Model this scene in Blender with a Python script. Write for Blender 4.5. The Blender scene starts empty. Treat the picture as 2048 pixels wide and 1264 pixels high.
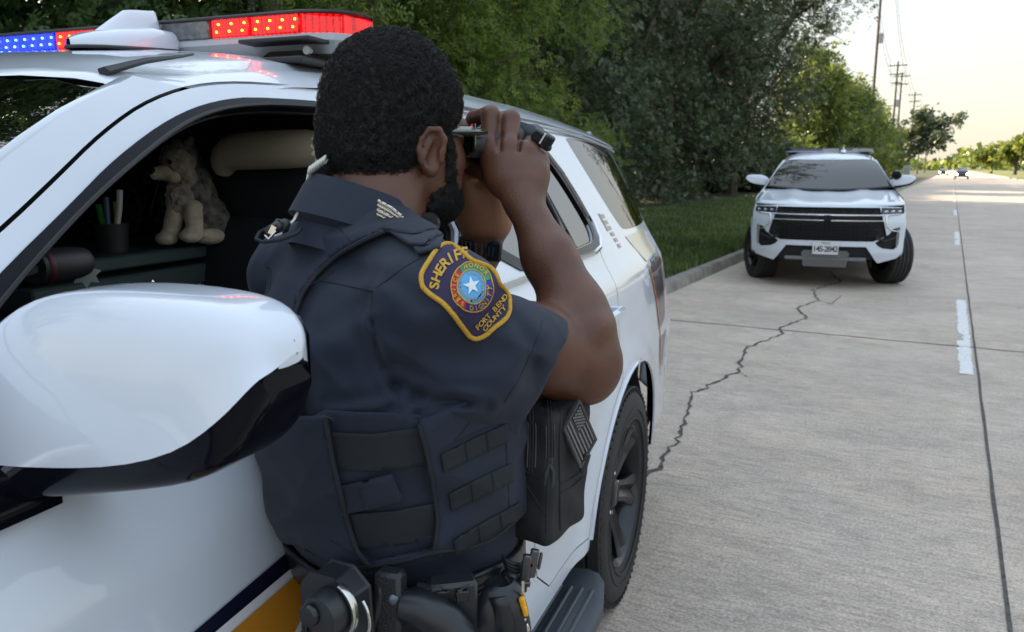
import bpy, math, random
import numpy as np
from mathutils import Vector, Matrix
from mathutils.geometry import delaunay_2d_cdt
rng = np.random.default_rng(7); random.seed(7)
S = bpy.context.scene
COL = S.collection
# ---------------------------------------------------------------- camera, sky, sun, exposure
H, PITCH, FPX, RY = 1.60, 0.183, 1600.0, 0.496
cam = bpy.data.objects.new('camera', bpy.data.cameras.new('camera')); COL.objects.link(cam)
cam.location = (0, 0, H); cam.rotation_euler = (math.pi/2 - PITCH, 0, 0)
cam.data.sensor_width = 36; cam.data.lens = FPX/2048*36
cam.data.clip_start = .05; cam.data.clip_end = 6000
cam.data.dof.use_dof = True; cam.data.dof.focus_distance = 1.08; cam.data.dof.aperture_fstop = 11
S.camera = cam
SUN_AZ, SUN_EL = math.radians(-42), math.radians(22)      # azimuth from +Y towards +X
w = bpy.data.worlds.new('World'); S.world = w; w.use_nodes = True
nt = w.node_tree; bg = nt.nodes['Background']
sky = nt.nodes.new('ShaderNodeTexSky'); sky.sky_type = 'NISHITA'; sky.sun_disc = False
sky.sun_elevation = SUN_EL; sky.sun_rotation = SUN_AZ; sky.air_density = 1.0; sky.dust_density = 2.2; sky.ozone_density = 1.0
cl = nt.nodes.new('ShaderNodeMix'); cl.data_type = 'RGBA'; cl.blend_type = 'MIX'; cl.inputs[0].default_value = .88; tcw = nt.nodes.new('ShaderNodeTexCoord'); spw = nt.nodes.new('ShaderNodeSeparateXYZ'); rw = nt.nodes.new('ShaderNodeValToRGB'); nt.links.new(tcw.outputs['Generated'], spw.inputs[0]); nt.links.new(spw.outputs['Z'], rw.inputs[0])   # thin haze evens out the sky: cream at the horizon, pale blue above
for p_, c_ in ((0, (.86, .79, .62)), (.12, (.83, .80, .70)), (.28, (.78, .84, .87)), (.55, (.94, 1.07, 1.20)), (.999, (1.22, 1.42, 1.66))):
    e_ = rw.color_ramp.elements.new(p_) if p_ not in (0,) else rw.color_ramp.elements[0]; e_.color = (*c_, 1)
rw.color_ramp.elements.remove(rw.color_ramp.elements[-1])
vm = nt.nodes.new('ShaderNodeVectorMath'); vm.operation = 'SCALE'; vm.inputs['Scale'].default_value = 1.62; nt.links.new(rw.outputs[0], vm.inputs[0]); nt.links.new(vm.outputs[0], cl.inputs[7])
nt.links.new(sky.outputs[0], cl.inputs[6]); nt.links.new(cl.outputs[2], bg.inputs[0]); bg.inputs[1].default_value = .14
sl = bpy.data.lights.new('sun', 'SUN'); sl.energy = 4.0; sl.angle = math.radians(.6); sl.color = (1, .80, .55)
so = bpy.data.objects.new('sun', sl); COL.objects.link(so)
sd = Vector((math.sin(SUN_AZ)*math.cos(SUN_EL), math.cos(SUN_AZ)*math.cos(SUN_EL), math.sin(SUN_EL)))
so.rotation_euler = sd.to_track_quat('Z', 'Y').to_euler(); so.location = (-20, 20, 20)
S.view_settings.view_transform = 'Standard'; S.view_settings.look = 'None'
S.view_settings.exposure = 2.25; S.view_settings.gamma = 1
S.cycles.max_bounces = 7; S.cycles.diffuse_bounces = 3; S.cycles.glossy_bounces = 4; S.cycles.transmission_bounces = 5
S.cycles.transparent_max_bounces = 10; S.cycles.use_denoising = True; S.cycles.caustics_reflective = False; S.cycles.caustics_refractive = False
S.cycles.sample_clamp_indirect = 6
# ---------------------------------------------------------------- helpers
def at(u, v, Y):
    """the point seen at photo pixel (u, v) on the vertical plane Y metres in front of the camera"""
    X = (u-1024)/FPX; q = -(v-632)/FPX
    c, s = math.cos(PITCH), math.sin(PITCH)
    d = np.array([X, c+q*s, -s+q*c]); return np.array([0, 0, H]) + d*(Y/d[1])
def tag(o, label=None, cat=None, group=None, kind=None):
    for k, v in (('label', label), ('category', cat), ('group', group), ('kind', kind)):
        if v: o[k] = v
    return o
def empty(name, loc=(0, 0, 0), rz=0):
    o = bpy.data.objects.new(name, None); COL.objects.link(o); o.location = loc; o.rotation_euler = (0, 0, rz)
    o.empty_display_size = .1
    return o
def link(name, me, m, parent=None):
    o = bpy.data.objects.new(name, me); COL.objects.link(o)
    for mm in (m if isinstance(m, (list, tuple)) else [m]): me.materials.append(mm)
    if parent is not None: o.parent = parent
    return o
def fast_mesh(name, V, F, smooth=False):
    """V (n,3), F (m,k) arrays"""
    V = np.asarray(V, np.float32); F = np.asarray(F, np.int32); me = bpy.data.meshes.new(name)
    k = F.shape[1]
    me.vertices.add(len(V)); me.vertices.foreach_set('co', V.ravel())
    me.loops.add(F.size); me.loops.foreach_set('vertex_index', F.ravel())
    me.polygons.add(len(F)); me.polygons.foreach_set('loop_start', np.arange(0, F.size, k, dtype=np.int32))
    me.update(calc_edges=True)
    if smooth: me.polygons.foreach_set('use_smooth', np.ones(len(F), bool))
    return me
class MB:
    def __init__(s, car=False): s.nr = {}; s.v = []; s.f = []; s.mi = []; s.m = 0; s.car = car
    def add(s, V, F):
        b = len(s.v); s.v += [tuple(float(c) for c in p) for p in V]
        s.f += [tuple(int(i)+b for i in f) for f in F]; s.mi += [s.m]*len(F); return s
    def box(s, c, d, R=None, bev=0):
        x, y, z = (k/2 for k in d); P = []
        if bev:
            b = min(bev, x*.9, y*.9, z*.9)
            for sx in (-1, 1):
                for sy in (-1, 1):
                    for sz in (-1, 1):
                        P += [(sx*(x-b), sy*(y-b), sz*z), (sx*(x-b), sy*y, sz*(z-b)), (sx*x, sy*(y-b), sz*(z-b))]
            import bmesh
            bm = bmesh.new(); [bm.verts.new(p) for p in P]; bmesh.ops.convex_hull(bm, input=bm.verts)
            bm.verts.index_update(); P = [v.co[:] for v in bm.verts]; F = [[v.index for v in f.verts] for f in bm.faces]; bm.free()
        else:
            P = [(sx*x, sy*y, sz*z) for sx in (-1, 1) for sy in (-1, 1) for sz in (-1, 1)]
            F = [(0, 1, 3, 2), (4, 6, 7, 5), (0, 4, 5, 1), (2, 3, 7, 6), (0, 2, 6, 4), (1, 5, 7, 3)]
        P = np.array(P)
        if R is not None: P = P @ np.array(R).T
        return s.add(P+np.array(c), F)
    def tube(s, path, r, n=8, closed=False, flat=None, up=None):
        """path of points, r scalar or list; flat = (a, b) squashes the section"""
        P = np.array(path, float); k = len(P); r = np.broadcast_to(np.array(r, float), (k,))
        T = np.gradient(P, axis=0) if not closed else np.roll(P, -1, 0)-np.roll(P, 1, 0)
        T /= np.linalg.norm(T, axis=1)[:, None]+1e-12
        u = np.array(up if up is not None else ((0, 0, 1) if abs(T[0][2]) < .9 else (1, 0, 0)), float); V = []
        a, b = flat or (1, 1)
        for i in range(k):
            if up is not None: u = np.array(up, float)
            u = u-T[i]*(u@T[i]); u /= np.linalg.norm(u)+1e-12; w = np.cross(T[i], u)
            for j in range(n):
                t = 2*math.pi*(j+.5)/n; V.append(P[i]+r[i]*(a*math.cos(t)*w+b*math.sin(t)*u))
        F = []
        for i in range(k if closed else k-1):
            i2 = (i+1) % k
            for j in range(n): F.append((i*n+j, i*n+(j+1) % n, i2*n+(j+1) % n, i2*n+j))
        if not closed: F += [tuple(range(n))[::-1], tuple((k-1)*n+j for j in range(n))]
        return s.add(V, F)
    def lathe(s, prof, n=24, c=(0, 0, 0), ax='y', R=None):
        """prof of (radius, height)"""
        V = []
        for r, h in prof:
            for j in range(n):
                t = 2*math.pi*j/n; a, b = r*math.cos(t), r*math.sin(t)
                V.append({'y': (a, h, b), 'z': (a, b, h), 'x': (h, a, b)}[ax])
        V = np.array(V)
        if R is not None: V = V @ np.array(R).T
        F = [(i*n+j, i*n+(j+1) % n, (i+1)*n+(j+1) % n, (i+1)*n+j) for i in range(len(prof)-1) for j in range(n)]
        return s.add(V+np.array(c), F)
    def grid(s, G):
        """G (r,c,3) array"""
        G = np.array(G, float); r, c = G.shape[:2]
        return s.add(G.reshape(-1, 3), [(i*c+j, i*c+j+1, (i+1)*c+j+1, (i+1)*c+j) for i in range(r-1) for j in range(c-1)])
    def ell(s, c, r, n=16, R=None):
        V = []; m = n//2+1
        for i in range(m):
            a = math.pi*i/(m-1)
            for j in range(n):
                t = 2*math.pi*j/n; V.append((r[0]*math.sin(a)*math.cos(t), r[1]*math.sin(a)*math.sin(t), r[2]*math.cos(a)))
        V = np.array(V)
        if R is not None: V = V @ np.array(R).T
        return s.add(V+np.array(c), [(i*n+j, i*n+(j+1) % n, (i+1)*n+(j+1) % n, (i+1)*n+j) for i in range(m-1) for j in range(n)])
    def prism(s, poly, fn, t):
        """poly 2D, fn(u,v,w)->3D, thickness t"""
        n = len(poly); V = [fn(a, b, 0) for a, b in poly]+[fn(a, b, t) for a, b in poly]
        return s.add(V, [tuple(range(n)), tuple(range(2*n-1, n-1, -1))]+[(i, (i+1) % n, n+(i+1) % n, n+i) for i in range(n)])
    def build(s, name, mats, parent=None, smooth=True, angle=40, solid=0, sub=0, bevel=0):
        V = np.array(s.v, float)
        if s.car: V = V*np.array([-1, 1, 1]); s.f = [f[::-1] for f in s.f]
        me = bpy.data.meshes.new(name); me.from_pydata(V.tolist(), [], s.f); me.update()
        o = link(name, me, mats, parent)
        me.polygons.foreach_set('material_index', s.mi)
        if smooth:
            me.polygons.foreach_set('use_smooth', [True]*len(s.f))
            me.set_sharp_from_angle(angle=math.radians(angle))
            if s.nr:
                cn = [tuple(c.vector) for c in me.corner_normals]
                for i, l in enumerate(me.loops):
                    q = s.nr.get(l.vertex_index)
                    if q is not None: cn[i] = (-q[0], q[1], q[2]) if s.car else tuple(q)
                me.normals_split_custom_set(cn)
        if sub: m = o.modifiers.new('s', 'SUBSURF'); m.levels = m.render_levels = sub
        if solid: m = o.modifiers.new('t', 'SOLIDIFY'); m.thickness = abs(solid); m.offset = -1 if solid > 0 else 1
        if bevel: m = o.modifiers.new('b', 'BEVEL'); m.width = bevel; m.segments = 2; m.limit_method = 'ANGLE'
        return o
def rotm(ax, a): return np.array(Matrix.Rotation(a, 3, ax))
def frame(x, z=(0, 0, 1)):
    """rotation whose columns are x, y, z"""
    x = np.array(x, float); x /= np.linalg.norm(x); z = np.array(z, float); z -= x*(x@z); z /= np.linalg.norm(z)
    return np.array([x, np.cross(z, x), z]).T
# ---------------------------------------------------------------- materials
def nodes(m): return m.node_tree.nodes, m.node_tree.links
def mat(name, col=(.5, .5, .5), rough=.5, metal=0, coat=0, var=0, vscale=30, bump=0, bscale=200, bdist=.001, col2=None, emis=None, es=0, spec=.5, sheen=0, detail=4, aniso=None, coord='Object', rvar=0):
    m = bpy.data.materials.new(name); m.use_nodes = True; N, L = nodes(m); b = N['Principled BSDF']
    b.inputs['Base Color'].default_value = (*col, 1); b.inputs['Roughness'].default_value = rough
    b.inputs['Metallic'].default_value = metal; b.inputs['Coat Weight'].default_value = coat; b.inputs['Coat Roughness'].default_value = .04
    b.inputs['Specular IOR Level'].default_value = spec; b.inputs['Sheen Weight'].default_value = sheen
    if emis: b.inputs['Emission Color'].default_value = (*emis, 1); b.inputs['Emission Strength'].default_value = es
    if var or bump or rvar:
        tc = N.new('ShaderNodeTexCoord'); mp = N.new('ShaderNodeMapping'); L.new(tc.outputs[coord], mp.inputs[0])
        if aniso: mp.inputs['Scale'].default_value = aniso
    if var or rvar:
        n = N.new('ShaderNodeTexNoise'); n.inputs['Scale'].default_value = vscale; n.inputs['Detail'].default_value = detail
        L.new(mp.outputs[0], n.inputs[0])
    if var:
        r = N.new('ShaderNodeValToRGB'); c2 = col2 or tuple(c*(1-var) for c in col)
        r.color_ramp.elements[0].position = .35; r.color_ramp.elements[1].position = .65
        r.color_ramp.elements[0].color = (*c2, 1); r.color_ramp.elements[1].color = (*col, 1)
        L.new(n.outputs[0], r.inputs[0]); L.new(r.outputs[0], b.inputs['Base Color'])
    if rvar:
        mr = N.new('ShaderNodeMapRange'); mr.inputs['To Min'].default_value = rough-rvar; mr.inputs['To Max'].default_value = rough+rvar
        L.new(n.outputs[0], mr.inputs[0]); L.new(mr.outputs[0], b.inputs['Roughness'])
    if bump:
        n2 = N.new('ShaderNodeTexNoise'); n2.inputs['Scale'].default_value = bscale; n2.inputs['Detail'].default_value = 3
        L.new(mp.outputs[0], n2.inputs[0]); bp = N.new('ShaderNodeBump'); bp.inputs['Strength'].default_value = bump; bp.inputs['Distance'].default_value = bdist
        L.new(n2.outputs[0], bp.inputs['Height']); L.new(bp.outputs[0], b.inputs['Normal'])
    return m
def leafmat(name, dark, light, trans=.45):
    """leaf colour from a per-leaf tone attribute"""
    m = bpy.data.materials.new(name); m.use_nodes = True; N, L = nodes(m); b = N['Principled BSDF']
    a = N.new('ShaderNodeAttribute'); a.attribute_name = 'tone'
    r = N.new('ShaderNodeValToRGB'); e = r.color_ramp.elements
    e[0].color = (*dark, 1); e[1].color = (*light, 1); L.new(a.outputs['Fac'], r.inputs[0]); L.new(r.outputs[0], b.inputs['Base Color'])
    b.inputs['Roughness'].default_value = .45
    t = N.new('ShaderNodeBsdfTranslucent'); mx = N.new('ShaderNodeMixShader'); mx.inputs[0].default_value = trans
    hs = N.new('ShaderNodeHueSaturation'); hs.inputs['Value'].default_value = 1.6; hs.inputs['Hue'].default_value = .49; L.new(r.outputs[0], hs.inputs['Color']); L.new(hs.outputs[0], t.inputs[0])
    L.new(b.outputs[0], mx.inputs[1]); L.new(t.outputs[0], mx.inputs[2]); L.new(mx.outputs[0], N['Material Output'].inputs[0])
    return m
# ---------------------------------------------------------------- setting (built in road coordinates: x across, y along the road)
def RW(lat, lon, z=0): c, s = math.cos(RY), math.sin(RY); return (lat*c+lon*s, -lat*s+lon*c, z)
def road_obj(name, mb, m, **k):
    kind = k.pop('kind', 'structure'); o = mb.build(name, m, None, **k); o.rotation_euler = (0, 0, -RY); 
    if kind: tag(o, kind=kind)
    return o
def quad(mb, x0, x1, y0, y1, z): return mb.add([(x0, y0, z), (x1, y0, z), (x1, y1, z), (x0, y1, z)], [(0, 1, 2, 3)])
# concrete: pale grey-brown, broom-finish lines across, stains, tyre wear
def concrete():
    m = bpy.data.materials.new('concrete'); m.use_nodes = True; N, L = nodes(m); b = N['Principled BSDF']
    tc = N.new('ShaderNodeTexCoord')
    def noise(scale, sc=(1, 1, 1), detail=5, rough=.6):
        mp = N.new('ShaderNodeMapping'); mp.inputs['Scale'].default_value = sc; L.new(tc.outputs['Object'], mp.inputs[0])
        n = N.new('ShaderNodeTexNoise'); n.inputs['Scale'].default_value = scale; n.inputs['Detail'].default_value = detail; n.inputs['Roughness'].default_value = rough
        L.new(mp.outputs[0], n.inputs[0]); return n.outputs[0]
    def ramp(src, p0, c0, p1, c1):
        r = N.new('ShaderNodeValToRGB'); e = r.color_ramp.elements; e[0].position = p0; e[1].position = p1; e[0].color = (*c0, 1); e[1].color = (*c1, 1)
        L.new(src, r.inputs[0]); return r.outputs[0]
    def mix(a, c, fac=1, mode='MULTIPLY'):
        x = N.new('ShaderNodeMix'); x.data_type = 'RGBA'; x.blend_type = mode; x.inputs[0].default_value = fac
        L.new(a, x.inputs[6]); L.new(c, x.inputs[7]); return x.outputs[2]
    base = ramp(noise(.5), .3, (.52, .45, .385), .7, (.65, .572, .50))
    blot = ramp(noise(3.2, (.5, 1.2, 1), 10, .85), .36, (.78, .78, .79), .60, (1.06, 1.05, 1.04))
    broom = ramp(noise(8, (.8, 5.5, 1), 10, .85), .40, (.68, .67, .66), .55, (1.07, 1.07, 1.07))
    spk = ramp(noise(85, (.85, 1.3, 1), 8, .95), .42, (.40, .39, .38), .58, (1.36, 1.34, 1.31))
    drag = ramp(noise(.8, (1, 1, 1), 4, .6), .35, (.88, .88, .89), .65, (1.04, 1.03, 1.02))
    stn = ramp(noise(1.3, (1, .45, 1), 7, .75), .28, (.66, .65, .64), .40, (1, 1, 1)); pit = ramp(noise(420, (1, 1, 1), 2, .6), .30, (.45, .44, .43), .38, (1, 1, 1))
    c = mix(mix(mix(mix(mix(mix(base, blot), broom), spk), drag), stn), pit)
    L.new(c, b.inputs['Base Color']); b.inputs['Roughness'].default_value = .75
    bp = N.new('ShaderNodeBump'); bp.inputs['Strength'].default_value = .6; bp.inputs['Distance'].default_value = .007
    x = N.new('ShaderNodeMath'); x.operation = 'ADD'; L.new(noise(9, (.9, 14, 1), 6, .7), x.inputs[0]); L.new(noise(150), x.inputs[1])
    L.new(x.outputs[0], bp.inputs['Height']); L.new(bp.outputs[0], b.inputs['Normal'])
    return m
M_conc = concrete()
M_curb = mat('curb concrete', (.27, .245, .215), .85, var=.4, vscale=5, bump=.5, bscale=60, bdist=.004)
M_joint = mat('joint sealant', (.035, .032, .029), .85, var=.5, vscale=30, col2=(.10, .09, .08))
M_paint = mat('road paint', (.74, .75, .76), .7, var=.3, vscale=40, col2=(.52, .51, .50))
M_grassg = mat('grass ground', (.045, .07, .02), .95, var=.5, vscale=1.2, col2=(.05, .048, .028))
CURB = -3.08
g = MB(); quad(g, -900, 900, -60, 3000, -.012); road_obj('ground', g, M_grassg)
g = MB(); quad(g, CURB, 8.0, -30, 1400, 0); road_obj('road', g, M_conc)
# verge with a real grade, left of the kerb
vg = MB(); ys = np.concatenate([np.arange(-20, 60, 1.0), np.arange(60, 400, 12)]); xs = [-3.26, -3.6, -4.2, -5, -6.2, -8, -11, -16, -24]
vg.grid([[(x, y, .135+.05*math.sin(y*.6+x)*min(1, (-3.26-x)*.5)+.10*min(1, (-x-3.26)/3)) for x in xs] for y in ys])
road_obj('verge_ground', vg, M_grassg)
g = MB(); prof = [(CURB-.002, -.02), (CURB-.035, .11), (CURB-.06, .135), (CURB-.17, .14), (CURB-.185, .10), (CURB-.185, -.1)]
yy = np.concatenate([np.arange(-20, 60, 2.0), np.arange(60, 402, 20)])
g.grid([[(x, y, z) for x, z in prof] for y in yy]); road_obj('kerb', g, M_curb)
g = MB(); prof = [(8.0, -.02), (8.03, .12), (8.06, .135), (8.2, .135), (8.2, -.1)]
g.grid([[(x, y, z) for x, z in prof] for y in (20, 80, 200, 900)]); road_obj('far_kerb', g, M_curb)
g = MB(); quad(g, 8.2, 26, 20, 900, .10); quad(g, 34, 200, 20, 900, .10)
M_lawn = mat('median lawn', (.11, .15, .035), .9, var=.5, vscale=.3, col2=(.16, .15, .05)); road_obj('median_ground', g, M_lawn)  # yellow-green grass in random patches, lighter than the verge ground
g = MB(); quad(g, 40, 190, 150, 420, .14); road_obj('bare_earth', g, mat('earth', (.42, .23, .11), .9, var=.3, vscale=.2))
# joints
g = MB()
def strip(path, wd, z=.004):
    P = np.array(path, float)[:, :2]; T = np.gradient(P, axis=0); T /= np.linalg.norm(T, axis=1)[:, None]; Nn = np.c_[-T[:, 1], T[:, 0]]
    wd = np.broadcast_to(wd, (len(P),))[:, None]; A = P+Nn*wd/2; B = P-Nn*wd/2
    g.grid(np.stack([np.c_[A, np.full(len(P), z)], np.c_[B, np.full(len(P), z)]], 1))
for yb in np.arange(-20, 300, 6): strip([(.32+.0015*rng.normal(), y) for y in np.linspace(yb, yb+6.0, 16)], .014+.006*rng.random(16))
for y in [8.2, 26.5, 44.8, 63, 81.4, 99.6, -10]:
    strip([(x, y+.006*rng.normal()) for x in np.linspace(CURB, 8, 50)], .016+.006*rng.random(50))
strip([(4.1, y) for y in np.linspace(-20, 200, 60)], .02)
road_obj('road_joint', g, M_joint, smooth=False)
g = MB()
def crack(pts, wd=.013, jit=.022, n=14):
    jit *= .5
    P = []
    for (a, b), (c, d) in zip(pts[:-1], pts[1:]):
        for t in np.linspace(0, 1, n, endpoint=False): P.append((a+(c-a)*t+rng.normal()*jit, b+(d-b)*t+rng.normal()*jit))
    strip(P, wd*(.35+1.3*rng.random(len(P))), .0045)
crack([(-1.62, 3.3), (-1.26, 3.96), (-1.33, 4.7), (-1.51, 5.47), (-1.36, 6.3), (-1.5, 7.2), (-1.33, 8.0), (-1.40, 8.34), (-1.25, 9.0), (-1.45, 9.6), (-1.30, 10.3), (-1.5, 11.2), (-1.25, 12.2), (-1.6, 13.5)], .020, .026)
crack([(-1.30, 10.3), (-1.12, 10.1), (-1.1, 10.9)], .01)
crack([(-1.36, 6.3), (-1.2, 6.1)], .006)
crack([(-1.6, 13.5), (-1.3, 16), (-1.7, 19), (-1.4, 24)], .015)
road_obj('road_crack', g, M_joint, smooth=False)
# worn lane dashes: ragged quads
for k in range(9):
    g = MB(); y0 = 7.08+12.2*k; y1 = y0+4.1
    n = 110 if k == 0 else 24; ts = np.linspace(y0, y1, n)
    rag = .016 if k < 2 else .008
    lo = .186+rag*rng.normal(size=n)*.6; hi = .288+rag*rng.normal(size=n)*.5; hi = np.minimum(hi, .302)
    if k < 3: lo[(ts > y0+1.4) & (ts < y0+1.75)] += .045
    g.grid(np.stack([np.c_[lo, ts, np.full(n, .004)], np.c_[np.maximum(hi, lo+.012), ts, np.full(n, .004)]], 1))
    o = road_obj('lane_mark', g, M_paint, smooth=False)
# skid stains: faint dark rubber arcs
# grass blades on the verge
M_blade = leafmat('grass blade', (.03, .055, .018), (.14, .19, .05), .3)
def blades(n, x0, x1, y0, y1, h, name, zf=None):
    x = x0+(x1-x0)*rng.random(n); y = y0+(y1-y0)*rng.random(n)**1.3
    z = .13+.10*np.minimum(1, (-x-3.26)/3); hh = h*(.5+rng.random(n)); a = rng.random(n)*6.283; wd = .006+.012*rng.random(n)*(y/12+.5)
    dx, dy = np.cos(a), np.sin(a); ln = hh*.5*rng.random(n); 
    V = np.stack([np.c_[x-dx*wd, y-dy*wd, z], np.c_[x+dx*wd, y+dy*wd, z], np.c_[x+dy*ln, y-dx*ln, z+hh]], 1).reshape(-1, 3)
    me = fast_mesh(name, V, np.arange(3*n).reshape(-1, 3)); at_ = me.attributes.new('tone', 'FLOAT', 'FACE')
    pn = np.sin(x*2.1+np.sin(y*.9)*2)*.5*np.cos(y*1.3)+.5; at_.data.foreach_set('value', np.clip(.25+.5*pn+.25*rng.normal(size=n), 0, 1).astype(np.float32))
    o = link(name, me, M_blade); o.rotation_euler = (0, 0, -RY); tag(o, 'uncut green verge grass between the kerb and the trees', 'grass', kind='stuff'); return o
blades(130000, -8.5, -3.27, 9, 48, .10, 'grass')
# ---------------------------------------------------------------- trees
M_bark = mat('bark', (.10, .08, .06), .9, var=.4, vscale=8, bump=.6, bscale=20, bdist=.02)
LM = {'vine': leafmat('vine leaves', (.026, .064, .022), (.11, .18, .06), .35),
      'bright': leafmat('bright compound leaves', (.032, .082, .018), (.22, .29, .06), .5),
      'oak': leafmat('dusty oak leaves', (.028, .048, .026), (.135, .175, .090), .25),
      'far': leafmat('far leaves', (.035, .070, .018), (.18, .22, .04), .45)}
def sprays(C, Nrm, n_leaf, ll, lw, droop, out_t):
    """compound sprays: C centres, Nrm outward directions; returns quads"""
    n = len(C); D = Nrm*.6+rng.normal(size=(n, 3))*.6; D[:, 2] -= droop; D /= np.linalg.norm(D, axis=1)[:, None]
    U = rng.normal(size=(n, 3)); U[:, 2] += 1.2; Sd = np.cross(D, U); Sd /= np.linalg.norm(Sd, axis=1)[:, None]; U = np.cross(Sd, D)
    sz = .6+.8*rng.random(n); tone = np.clip(out_t+.22*rng.normal(size=n), 0, 1); V = []; T = []
    for k in range(n_leaf):
        side = -1 if k % 2 else 1; t = (k//2+1)*ll*.55
        if k == n_leaf-1: side = 0
        base = C+D*(t*sz)[:, None]-U*(.12*t*t/ll*sz)[:, None]
        d = D*(.55 if side else 1)+Sd*side+U*(rng.normal(size=n)*.25)[:, None]; d /= np.linalg.norm(d, axis=1)[:, None]
        wv = np.cross(d, U); wv /= np.linalg.norm(wv, axis=1)[:, None]
        l = (ll*sz*(.8+.4*rng.random(n)))[:, None]; ww = (lw*sz)[:, None]
        V.append(np.stack([base, base+d*l*.45+wv*ww, base+d*l-U*l*.12, base+d*l*.45-wv*ww], 1)); T.append(np.clip(tone+.08*rng.normal(size=n), 0, 1))
    return np.concatenate(V).reshape(-1, 3), np.concatenate(T)
def tree(lat, lon, lobes, kind, n, label, nl=7, ll=.07, lw=.012, droop=.5, trunk=.16, name='broadleaf_tree', cat='tree', group='trees along the verge', clump=.28, tone=.42, twigs=10):
    """lobes: (dx,dy,z,rx,ry,rz) in road coords around the trunk"""
    root = empty(name, RW(lat, lon, .1), -RY); tag(root, label, cat, group)
    vol = np.array([l[3]*l[4]*l[5] for l in lobes])**.67; cnt = (vol/vol.sum()*n).astype(int); A = []; B = []; TT = []
    for l, c in zip(lobes, cnt):
        m = max(3, c//26); q = rng.normal(size=(m, 3)); q /= np.linalg.norm(q, axis=1)[:, None]
        q[:, 2] = np.where(q[:, 2] < -.55, -q[:, 2], q[:, 2])
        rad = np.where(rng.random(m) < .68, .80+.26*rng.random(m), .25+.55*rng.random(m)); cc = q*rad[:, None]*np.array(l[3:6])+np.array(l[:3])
        ct = tone+.25*(rad-.8)+.20*rng.normal(size=m)  # clump tone: darker deep in the lobe, lighter outside, plus random spread
        idx = np.repeat(np.arange(m), 26); p = cc[idx]+rng.normal(size=(len(idx), 3))*clump*(.6+.5*rng.random(len(idx)))[:, None]
        A.append(p); B.append(q[idx]); TT.append(ct[idx])
    P = np.concatenate(A); Q = np.concatenate(B); T = np.concatenate(TT); ok = P[:, 2] > .02; P, Q, T = P[ok], Q[ok], T[ok]
    V, tn = sprays(P, Q, nl, ll, lw, droop, T)
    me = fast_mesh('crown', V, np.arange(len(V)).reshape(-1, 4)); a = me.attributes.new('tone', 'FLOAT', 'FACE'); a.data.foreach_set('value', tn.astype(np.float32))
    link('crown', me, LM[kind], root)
    mb = MB(); top = max(l[2] for l in lobes)
    mb.tube([(0, 0, -.15), (.05, 0, .3*top), (.1*rng.normal(), .1*rng.normal(), .65*top), (0, 0, top)], [trunk*1.25, trunk, trunk*.7, trunk*.25], 8)
    for l in lobes:
        z0 = .35*top*(.6+.6*rng.random()); e = np.array(l[:3])
        mb.tube([(0, 0, z0), e*.5+np.array([0, 0, z0*.5+.2]), e, e+np.array([l[3]*.5*rng.normal(), l[4]*.4*rng.normal(), l[5]*.6])], [trunk*.55, trunk*.4, trunk*.22, trunk*.07], 6)
        for k in range(twigs):
            q = rng.normal(size=3); q /= np.linalg.norm(q); mb.tube([e, e+q*np.array(l[3:6])*.55+np.array([0, 0, .1]), e+q*np.array(l[3:6])*.95], [trunk*.18, trunk*.1, trunk*.03], 4)
    mb.build('trunk', M_bark, root)
    return root
def wall_lobes(R, hh, seed, face=0):
    r = np.random.default_rng(seed); L = []
    for z in np.arange(.7, hh, 1.25):
        for k in range(2): L.append((r.normal()*.5+face, (k-.5)*R*.9+r.normal()*.3, z+.3*r.normal(), R*(.62+.2*r.random()), R*(.6+.2*r.random()), .95+.35*r.random()))
    return L
near_lab = [(-4.2, 'vine', 'dark vine-hung tree just outside the left edge of the view, mirrored in the glass'),
 (-1.2, 'vine', 'dark leafy tree before the left edge of the view, mirrored in the windscreen'),
 (2.0, 'vine', 'dark ivy-covered tree at the far left, behind the blue end of the light bar'),
 (4.4, 'vine', 'dark green tree behind the white roof antenna'),
 (6.7, 'vine', 'dark bushy tree behind the red lamps of the light bar'),
 (9.0, 'bright', 'yellow-green feathery-leaved tree right behind the head of the person'),
 (11.4, 'bright', 'light green tree with drooping compound leaves above the raised hand'),
 (14.0, 'bright', 'mottled green and yellow tree over the tail of the near white vehicle'),
 (16.8, 'bright', 'green tree at the end of the bright foliage, next to the grey dark trees')]
for i, (lon, kd, lb) in enumerate(near_lab):
    vis = i >= 2
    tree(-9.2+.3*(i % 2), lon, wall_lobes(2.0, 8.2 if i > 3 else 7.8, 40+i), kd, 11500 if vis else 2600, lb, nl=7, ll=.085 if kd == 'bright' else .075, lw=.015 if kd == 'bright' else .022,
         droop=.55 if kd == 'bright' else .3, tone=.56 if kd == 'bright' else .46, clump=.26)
for i, lon in enumerate(np.arange(-2, 50, 4.0)):
    tree(-13.2, float(lon), [(b, a_, z, 1.9, 2.5, 1.5) for z in (1, 3, 5, 7, 9) for a_, b in ((-1, .3), (1.2, -.3))], 'oak' if lon > 16 else 'vine', 3600, 'dark tree of the second row, seen only through gaps in the leaves of the first', nl=4, ll=.24, lw=.085, droop=.1, tone=.15, clump=.5, twigs=2, name='background_tree', group='second row of trees')
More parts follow.
